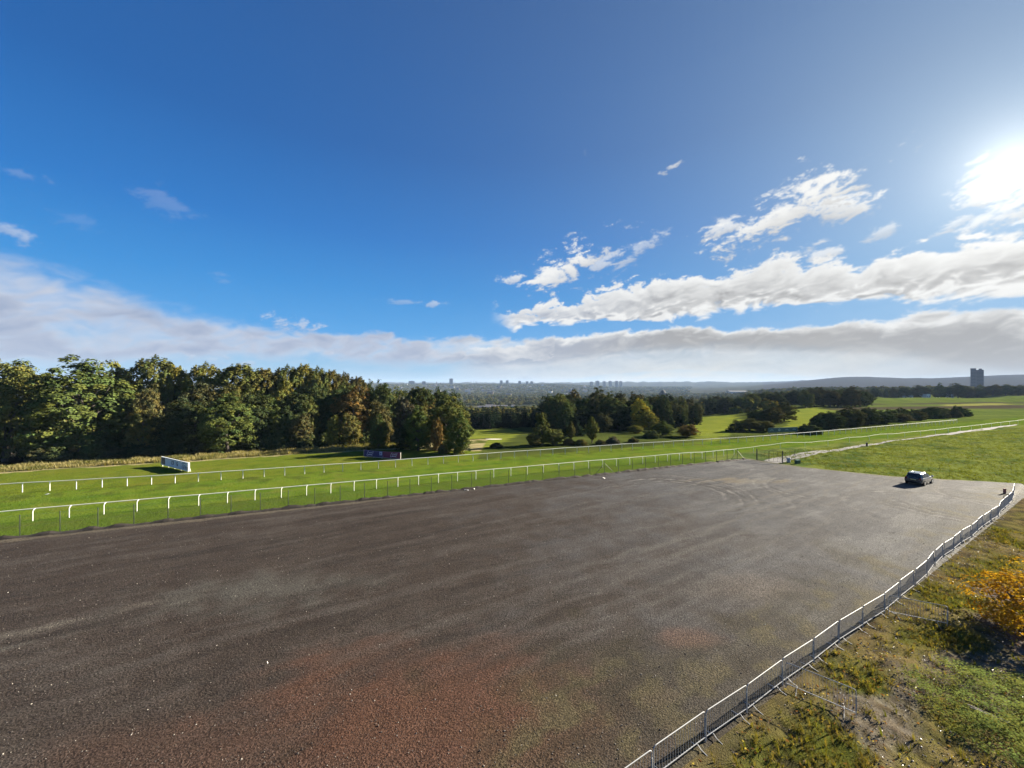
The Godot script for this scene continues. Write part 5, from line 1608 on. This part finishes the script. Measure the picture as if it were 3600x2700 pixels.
func build_far() -> void:
	var conc := mat("far_concrete", 0.17, 0.165, 0.17, 0.9)
	var conc2 := mat("far_concrete_dark", 0.11, 0.11, 0.12, 0.9)
	var z := 4150.0
	var list := [
		["wide dark slab block at the left end of the skyline", 1447.0, 1340.0, 20.0, 7], ["second low slab block from the left on the skyline", 1490.0, 1341.0, 13.0, 7],
		["tallest tower on the skyline, standing alone left of centre", 1586.0, 1331.5, 12.0, 14],
		["left one of the pair of towers right of the tallest tower", 1762.0, 1338.0, 8.5, 9], ["right one of the pair of towers right of the tallest tower", 1783.0, 1338.0, 8.5, 9],
		["lone tower right of the pair on the centre of the skyline", 1827.0, 1340.0, 8.5, 8], ["small tower, left of the two above the middle wood's left side", 1853.0, 1341.5, 8.0, 8], ["small tower, right of the two above the middle wood's left side", 1869.0, 1341.5, 8.0, 8]]
	for q in list:
		block(q[0], q[1], z, q[3] * z / 1350.0, 18.0, EYE + (1350.0 - q[2]) * z / 1350.0, 0.25, conc2 if q[4] == 7 else conc, q[4], true, "towers on the town's skyline")
	var six := [["first", 2079.0, 1342.5, 9.0], ["second and widest", 2100.0, 1339.5, 12.0], ["third", 2124.0, 1341.0, 9.0], ["fourth", 2145.0, 1340.0, 9.5], ["fifth", 2167.0, 1340.0, 10.0], ["sixth", 2182.0, 1340.5, 9.0]]
	for q in six:
		block("%s of six equal towers in a row above the middle wood" % q[0], q[1], 4300.0, q[3] * 4300.0 / 1350.0, 20.0, EYE + (1350.0 - q[2]) * 4300.0 / 1350.0, 0.3, mat("far_pink_concrete", 0.22, 0.20, 0.21, 0.9), 8, true, "six towers in a row")
	spire("church_spire", "taller thin church spire on the skyline left of the tallest tower", "spire", 1535.0, 4100.0, EYE + 10.0 * 4100.0 / 1350.0, 9.0, false)
	spire("church_spire", "shorter church spire beside the taller spire on the skyline", "spire", 1549.0, 4100.0, EYE + 6.5 * 4100.0 / 1350.0, 9.0, false)
	spire("floodlight_mast", "left floodlight mast right of the tallest tower on the skyline", "mast", 1656.0, 4000.0, EYE + 11.0 * 4000.0 / 1350.0, 8.0, true)
	spire("floodlight_mast", "middle floodlight mast right of the tallest tower on the skyline", "mast", 1665.0, 4000.0, EYE + 11.0 * 4000.0 / 1350.0, 8.0, true)
	spire("floodlight_mast", "right floodlight mast with broad head on the skyline", "mast", 1674.0, 4000.0, EYE + 10.0 * 4000.0 / 1350.0, 13.0, true)
	# domed mausoleum among the trees
	var mz := 900.0
	var mx := (2330.0 - 1800.0) / 1350.0 * mz
	var my := H(mx, mz)
	var o := thing("domed_monument", "dark domed stone monument rising from the woods", "monument", Vector3(mx, my, -mz), 0.2)
	var stone := mat("dark_stone", 0.10, 0.098, 0.10, 0.9)
	var mt := EYE - 21.5 * mz / 1350.0 - my
	var m := MB.new()
	m.box(Vector3(0, (mt - 7.0) / 2.0, 0), Vector3(13.0, mt - 7.0, 13.0))
	part(o, "base", m.mesh(), stone)
	m = MB.new()
	m.tube(Vector3(0, mt - 7.0, 0), Vector3(0, mt - 3.5, 0), 6.2, 5.6, 14)
	m.tube(Vector3(0, mt - 3.5, 0), Vector3(0, mt - 1.2, 0), 5.6, 4.2, 14)
	m.tube(Vector3(0, mt - 1.2, 0), Vector3(0, mt, 0), 4.2, 2.2, 14)
	part(o, "dome", m.mesh(), stone)
	# tower block on the right: two slabs
	var grey := mat("tower_grey", 0.15, 0.15, 0.17, 0.9)
	var tz := 900.0
	var k := tz / 1350.0
	block("left, taller slab of the tower block at the far right", 3421.5, tz, 20.0 * k * 0.64, 8.0, EYE + 54.0 * k, -0.87, grey, 15, false, "slabs of the tower block")
	block("right, lower slab of the tower block with a box on its roof", 3445.0, tz, 27.0 * k * 0.64, 7.0, EYE + 48.5 * k, -0.87, grey, 14, true, "slabs of the tower block")
	# houses by the right fields
	house("small white house at the back of the right fields", 3251.0, 425.0, 5.0, 7.0, 6.0, mat("house_white", 0.62, 0.62, 0.60, 0.8), false)
	house("long low pale building left of the white house", 3186.0, 428.0, 9.0, 6.0, 3.4, mat("house_grey", 0.40, 0.41, 0.42, 0.8), false)
	house("pale grey house between the white house and the tower block", 3331.0, 432.0, 8.0, 6.0, 4.5, mat("house_grey", 0.40, 0.41, 0.42, 0.8), true)
	for q in [[3290.0, "left glinting white van at the back of the right fields"], [3300.0, "right glinting white van at the back of the right fields"]]:
		var vx: float = (q[0] - 1800.0) / 1350.0 * 422.0
		var v := thing("parked_van", q[1], "van", Vector3(vx, H(vx, 422.0), -422.0), 0.4)
		m = MB.new()
		m.box(Vector3(0, 1.3, 0), Vector3(1.8, 1.8, 2.2))
		part(v, "body", m.mesh(), mat("van_white", 0.85, 0.85, 0.83, 0.15))
		m = MB.new()
		m.box(Vector3(0, 0.35, 0), Vector3(1.6, 0.7, 1.9))
		part(v, "chassis", m.mesh(), mat("car_black", 0, 0, 0))
		m = MB.new()
		m.box(Vector3(0, 2.25, 0), Vector3(1.7, 0.1, 2.1), Color.WHITE, Basis(Vector3.RIGHT, -0.3))
		part(v, "roof", m.mesh(), mat("van_white", 0, 0, 0))
	# industrial sheds in the middle distance
	var shed := mat("shed_grey", 0.36, 0.37, 0.39, 0.6)
	for q in [[1702.0, 690.0, 22.0, 12.0, 5.0, "brown flat shed at the left of the sheds beyond the conifers"], [1720.0, 720.0, 14.0, 10.0, 4.5, "grey shed with white end beyond the conifers"], [1733.0, 700.0, 10.0, 8.0, 4.5, "dark small shed in the middle of the sheds"], [1748.0, 690.0, 14.0, 9.0, 4.0, "pale sloping roofed shed right of the dark small shed"], [1768.0, 760.0, 18.0, 8.0, 4.0, "long grey shed at the right end of the sheds"], [1804.0, 640.0, 6.0, 5.0, 4.5, "white gabled hut right of the yellow tree beyond the conifers"]]:
		house(q[5], q[0], q[1], q[2], q[3], q[4], shed if q[0] != 1804.0 else mat("house_white", 0, 0, 0), true)
	# houses of the town
	rng.seed = 9
	var hs := []
	for i in 42: hs.append(Vector2(rng.randf_range(1375.0, 2060.0), rng.randf_range(1900.0, 3900.0)))
	hs.sort_custom(func(a, b): return a.x < b.x)
	for i in hs.size():
		var t := rng.randf()
		house("pale house or block in the distant town, %s from the left" % ordinal(i), hs[i].x, hs[i].y, rng.randf_range(14.0, 34.0), rng.randf_range(9.0, 14.0), rng.randf_range(7.0, 15.0), mat("town_white", 0.55, 0.54, 0.52, 0.8) if t < 0.35 else (mat("town_grey", 0.33, 0.33, 0.34, 0.8) if t < 0.7 else mat("town_brown", 0.22, 0.17, 0.14, 0.8)), t > 0.2, "houses of the distant town")
	# long pale roof far off on the right
	house("long pale roof far away above the sunlit fairway", 2590.0, 1500.0, 70.0, 30.0, 9.0, mat("town_white", 0, 0, 0), true)

func house(label: String, px: float, z: float, w: float, d: float, h: float, wall: Material, gable: bool, group := "") -> void:
	var x := (px - 1800.0) / 1350.0 * z
	var o := thing("house", label, "house", Vector3(x, H(x, z) - 0.3, -z), float(hash(label) % 80) / 100.0 - 0.4, group)
	var m := MB.new()
	m.box(Vector3(0, h / 2.0, 0), Vector3(w, h, d))
	part(o, "wall", m.mesh(), wall)
	m = MB.new()
	if gable:
		var r := h * 0.4
		var a := w / 2.0 + 0.4
		var b := d / 2.0 + 0.4
		m.quad(Vector3(-a, h, b), Vector3(a, h, b), Vector3(a, h + r, 0), Vector3(-a, h + r, 0))
		m.quad(Vector3(a, h, -b), Vector3(-a, h, -b), Vector3(-a, h + r, 0), Vector3(a, h + r, 0))
		m.tri(Vector3(a, h, b), Vector3(a, h, -b), Vector3(a, h + r, 0))
		m.tri(Vector3(-a, h, -b), Vector3(-a, h, b), Vector3(-a, h + r, 0))
	else:
		m.box(Vector3(0, h + 0.25, 0), Vector3(w + 0.4, 0.5, d + 0.4))
	part(o, "roof", m.mesh(), mat("slate", 0.12, 0.115, 0.12, 0.6))
	if z < 800.0:
		for s in [-0.25, 0.25]:
			m = MB.new()
			m.box(Vector3(w * s, h * 0.55, d / 2.0), Vector3(w * 0.14, h * 0.28, 0.1))
			part(o, "window", m.mesh(), mat("far_window", 0, 0, 0))

# ------------------------------------------------------------------ small growth, stones, leaves
func tuft(blades: int, h: float, spread: float, wide: float, seed_: int) -> ArrayMesh:
	rng.seed = seed_
	var m := MB.new()
	for i in blades:
		var an := rng.randf() * TAU
		var p := Vector3(cos(an), 0, sin(an)) * spread * rng.randf() * 0.6
		var lean := Vector3(cos(an), 0, sin(an)) * spread * (0.3 + rng.randf())
		var hh := h * (0.55 + rng.randf() * 0.6)
		var side := Vector3(-sin(an + 0.7), 0, cos(an + 0.7)) * wide
		var k := 0.55 + rng.randf() * 0.45
		var col := Color(k, k, k * 0.9)
		var mid := p + lean * 0.45 + Vector3(0, hh * 0.65, 0)
		m.quad(p - side, p + side, mid + side * 0.7, mid - side * 0.7, col)
		m.tri(mid - side * 0.7, mid + side * 0.7, p + lean + Vector3(0, hh, 0), col)
	return m.mesh()

func stone() -> ArrayMesh:
	rng.seed = 55
	var s := SphereMesh.new()
	s.radial_segments = 7
	s.rings = 4
	var a := s.get_mesh_arrays()
	var v: PackedVector3Array = a[Mesh.ARRAY_VERTEX]
	var f := FastNoiseLite.new()
	f.frequency = 1.3
	for i in v.size(): v[i] = v[i] * Vector3(1, 0.65, 0.85) * (1.0 + 0.6 * f.get_noise_3dv(v[i] * 2.0))
	a[Mesh.ARRAY_VERTEX] = v
	a[Mesh.ARRAY_NORMAL] = null
	a[Mesh.ARRAY_TANGENT] = null
	var m := ArrayMesh.new()
	m.add_surface_from_arrays(Mesh.PRIMITIVE_TRIANGLES, a)
	return m

func build_small() -> void:
	# tall pale grass before the wood
	var places := []
	var cols := []
	var gm := leafmat("grass_blades", 0.62, 0.62, 0.62, 0.95)
	var t1 := tuft(12, 0.8, 0.35, 0.03, 1)
	rng.seed = 31
	while places.size() < 7000:
		var u := rng.randf_range(-62.0, 12.0)
		var v := rng.randf_range(82.5, 92.5)
		var p := P(u, v, 0)
		var lim := 83.5 + nz.get_noise_2d(p.x, -p.z) * 1.5
		if p.x > -28.0: lim -= (p.x + 28.0) * 0.5
		if v < lim or p.x > -8.0: continue
		p.y = on_field(p.x, -p.z)[0].y - 0.03
		var s := rng.randf_range(0.5, 1.2) * (0.8 + 0.6 * nz2.get_noise_2d(p.x * 3.0, p.z * 3.0))
		places.append(Transform3D(Basis(Vector3.UP, rng.randf() * TAU).scaled(Vector3(s, s, s)), p))
		var c := STRAW.lerp(ROUGH, clampf(rng.randf() * 0.5 + nz2.get_noise_2d(p.x * 2.0, p.z * 2.0) + (0.5 if p.x > -30.0 else 0.0), 0.0, 1.0))
		cols.append(c)
	multi("tall_grass", t1, gm, places, cols)
	# grass of the verge by the barriers
	places = []
	cols = []
	var t2 := tuft(11, 0.22, 0.16, 0.008, 2)
	rng.seed = 32
	while places.size() < 15000:
		var a := rng.randf_range(-8.0, 45.0)
		var b := pow(rng.randf(), 0.8) * 15.0
		var q := on_verge(a, b)
		var c: Color = q[1]
		if c.g < c.r * 0.92 and rng.randf() < 0.86: continue
		var p: Vector3 = q[0]
		var s := rng.randf_range(0.5, 1.5)
		places.append(Transform3D(Basis(Vector3.UP, rng.randf() * TAU).scaled(Vector3(s, s * rng.randf_range(0.5, 1.0), s)), p - Vector3(0, 0.01, 0)))
		var k := rng.randf()
		cols.append(Color(0.125, 0.135, 0.028).lerp(Color(0.27, 0.20, 0.085), k) * (0.7 + 0.5 * rng.randf()))
	multi("verge_grass", t2, gm, places, cols)
	# rough grass on the slope beyond the yard, and the mown turf's blades
	places = []
	cols = []
	rng.seed = 33
	while places.size() < 21000:
		var z := rng.randf_range(46.0, 112.0)
		var x := 0.6 * z + (1.45 * z) * pow(rng.randf(), 1.3)
		if vco(x, z) > 47.5 or uco(x, z) < 66.5 or x > 180.0: continue
		var bb := 45.55 - vco(x, z)
		if uco(x, z) < along(EDGE, bb) + 0.3: continue
		var p: Vector3 = on_field(x, z)[0]
		var s := rng.randf_range(0.9, 2.2)
		places.append(Transform3D(Basis(Vector3.UP, rng.randf() * TAU).scaled(Vector3(s, s * 0.42, s)), p - Vector3(0, 0.02, 0)))
		cols.append(C(x, z).lerp(Color(0.20, 0.22, 0.035), 0.3 + rng.randf() * 0.5))
	multi("slope_grass", t2, gm, places, cols)
	# stones on the gravel
	places = []
	cols = []
	rng.seed = 34
	var st := stone()
	while places.size() < 9000:
		var z := 10.0 + 26.0 * pow(rng.randf(), 1.5)
		var x := rng.randf_range(-1.35, 1.35) * z
		var bs := -barrier_side(x, z)
		if vco(x, z) > 44.0 or bs < 0.3: continue
		var s := 0.012 + 0.03 * pow(rng.randf(), 5.0)
		places.append(Transform3D(Basis(rand_dir(), rng.randf() * TAU).scaled(Vector3(s, s, s) * 1.6), Vector3(x, 0.155, -z)))
		var k := rng.randf()
		cols.append(Color(0.07, 0.06, 0.052).lerp(Color(0.36, 0.33, 0.28), pow(k, 5.0)) if k < 0.995 else Color(0.7, 0.68, 0.6))
	var sm := mat("stones", 1, 1, 1, 0.7)
	sm.vertex_color_use_as_albedo = true
	multi("loose_stones", st, sm, places, cols)
	# broken stone among the verge
	places = []
	cols = []
	rng.seed = 36
	while places.size() < 7000:
		var a := rng.randf_range(-6.0, 42.0)
		var b := rng.randf_range(0.6, 9.0)
		var q := on_verge(a, b)
		var c: Color = q[1]
		if c.g > c.r * 0.9: continue
		var s := 0.02 + 0.05 * pow(rng.randf(), 3.0)
		places.append(Transform3D(Basis(rand_dir(), rng.randf() * TAU).scaled(Vector3(s, s, s)), q[0] + Vector3(0, 0.01, 0)))
		cols.append(Color(0.10, 0.085, 0.08).lerp(Color(0.26, 0.24, 0.23), pow(rng.randf(), 2.0)))
	var wet := mat("wet_stones", 1, 1, 1, 0.32)
	wet.vertex_color_use_as_albedo = true
	multi("broken_stone", st, wet, places, cols)
	# fallen leaves
	places = []
	cols = []
	rng.seed = 35
	var lm := MB.new()
	lm.quad(Vector3(-0.05, 0.012, 0), Vector3(0, 0, 0.035), Vector3(0.05, 0.014, 0), Vector3(0, 0, -0.035))
	while places.size() < 5000:
		var a := rng.randf_range(-8.0, 45.0)
		var b := rng.randf_range(0.2, 12.0)
		var q: Array = on_verge(a, b)
		if nz.get_noise_2d(a * 3.0, b * 3.0) < -0.1: continue
		var s := rng.randf_range(0.6, 1.5)
		places.append(Transform3D(Basis(Vector3.UP, rng.randf() * TAU).rotated(Vector3.RIGHT, rng.randf_range(-0.4, 0.4)).scaled(Vector3(s, s, s)), q[0] + Vector3(0, 0.03 + 0.06 * rng.randf(), 0)))
		cols.append([Color(0.28, 0.13, 0.035), Color(0.36, 0.25, 0.05), Color(0.14, 0.07, 0.03), Color(0.46, 0.36, 0.07), Color(0.2, 0.15, 0.1)][rng.randi() % 5])
	multi("fallen_leaves", lm.mesh(), gm, places, cols)
	# the two shrubs at the right edge
	var o := thing("shrub", "yellow and orange autumn shrub at the right edge of the photo", "shrub", Vector3(27.7, -0.3, -19.6))
	trunks["bush"] = trunk("bush", 77)
	var q1 := part(o, "stems", trunks["bush"], mat("bark", 0, 0, 0))
	var c1 := part(o, "crown", crown("bushy", 300, 28, 0.25, 201, 0.85, 1.0), leafmat("leaves_amber", 0.36, 0.22, 0.03, 1.0))
	for q in [q1, c1]: q.scale = Vector3(0.70, 0.40, 0.70)
	o = thing("shrub", "bright green mossy shrub in the bottom right corner", "shrub", Vector3(19.6, 0.0, -14.2))
	q1 = part(o, "stems", trunks["bush"], mat("bark", 0, 0, 0))
	c1 = part(o, "crown", crown("bush", 620, 70, 0.095, 202, 0.6, 1.0), leafmat("leaves_moss", 0.180, 0.215, 0.055, 0.8))
	for q in [q1, c1]: q.scale = Vector3(0.80, 0.105, 0.80)
	# odds and ends
	litter("white plastic scrap at the foot of the fence, left of centre", P(12.6, 44.9, 0.2), 0.3)
	litter("second white scrap right beside the first one under the fence", P(13.6, 45.0, 0.2), 0.16)
	litter("white scrap on the track near the left edge", P(-33.0, 62.0, 0.14), 0.3)
	litter("pale stick like scrap at the edge of the yard below the fence", Vector3(12.5, 0.2, -52.2), 0.3)
	litter("white paper scrap on the gravel at lower left", Vector3(-11.2, 0.19, -17.6), 0.05)
	var pc := thing("road_marker", "red plastic road marker standing at the far end of the barriers", "marker", Vector3(57.6, 0.13, -44.9))
	var m := MB.new()
	m.box(Vector3(0, 0.34, 0), Vector3(0.22, 0.6, 0.14))
	part(pc, "panel", m.mesh(), mat("marker_red", 0.20, 0.07, 0.06, 0.8))
	m = MB.new()
	m.box(Vector3(0, 0.04, 0), Vector3(0.4, 0.08, 0.3))
	part(pc, "base", m.mesh(), mat("car_black", 0, 0, 0))
	pc = thing("marker_post", "short dark marker post beside the pale track", "post", Vector3(73.0, 0.25, -79.0))
	m = MB.new()
	m.box(Vector3(0, 0.3, 0), Vector3(0.22, 0.8, 0.22))
	part(pc, "post", m.mesh(), mat("bark", 0, 0, 0))
	pc = thing("bunker", "pale sand bunker on the fairway beyond the far rail", "bunker", Vector3(-4.5, H(-4.5, 96.0) + 0.16, -96.0))
	m = MB.new()
	for i in 14:
		var t0 := TAU * i / 14.0
		var t1a := TAU * (i + 1) / 14.0
		m.tri(Vector3.ZERO, Vector3(cos(t1a) * 2.2, 0.02, -sin(t1a) * 0.9), Vector3(cos(t0) * 2.2, 0.02, -sin(t0) * 0.9))
	part(pc, "sand", m.mesh(), mat("sand", 0.5, 0.47, 0.40, 0.9))

func litter(label: String, at: Vector3, s: float) -> void:
	var o := thing("litter", label, "litter", at, float(hash(label) % 300) / 100.0)
	var m := MB.new()
	m.quad(Vector3(-s, 0, -s * 0.4), Vector3(-s * 0.8, 0.06, s * 0.35), Vector3(0, 0.02, s * 0.4), Vector3(0.1 * s, 0.1, -s * 0.35))
	m.quad(Vector3(0.1 * s, 0.1, -s * 0.35), Vector3(0, 0.02, s * 0.4), Vector3(s, 0.08, s * 0.25), Vector3(s * 0.9, 0.0, -s * 0.3))
	part(o, "sheet", m.mesh(), mat("litter_white", 0.75, 0.74, 0.70, 0.5))
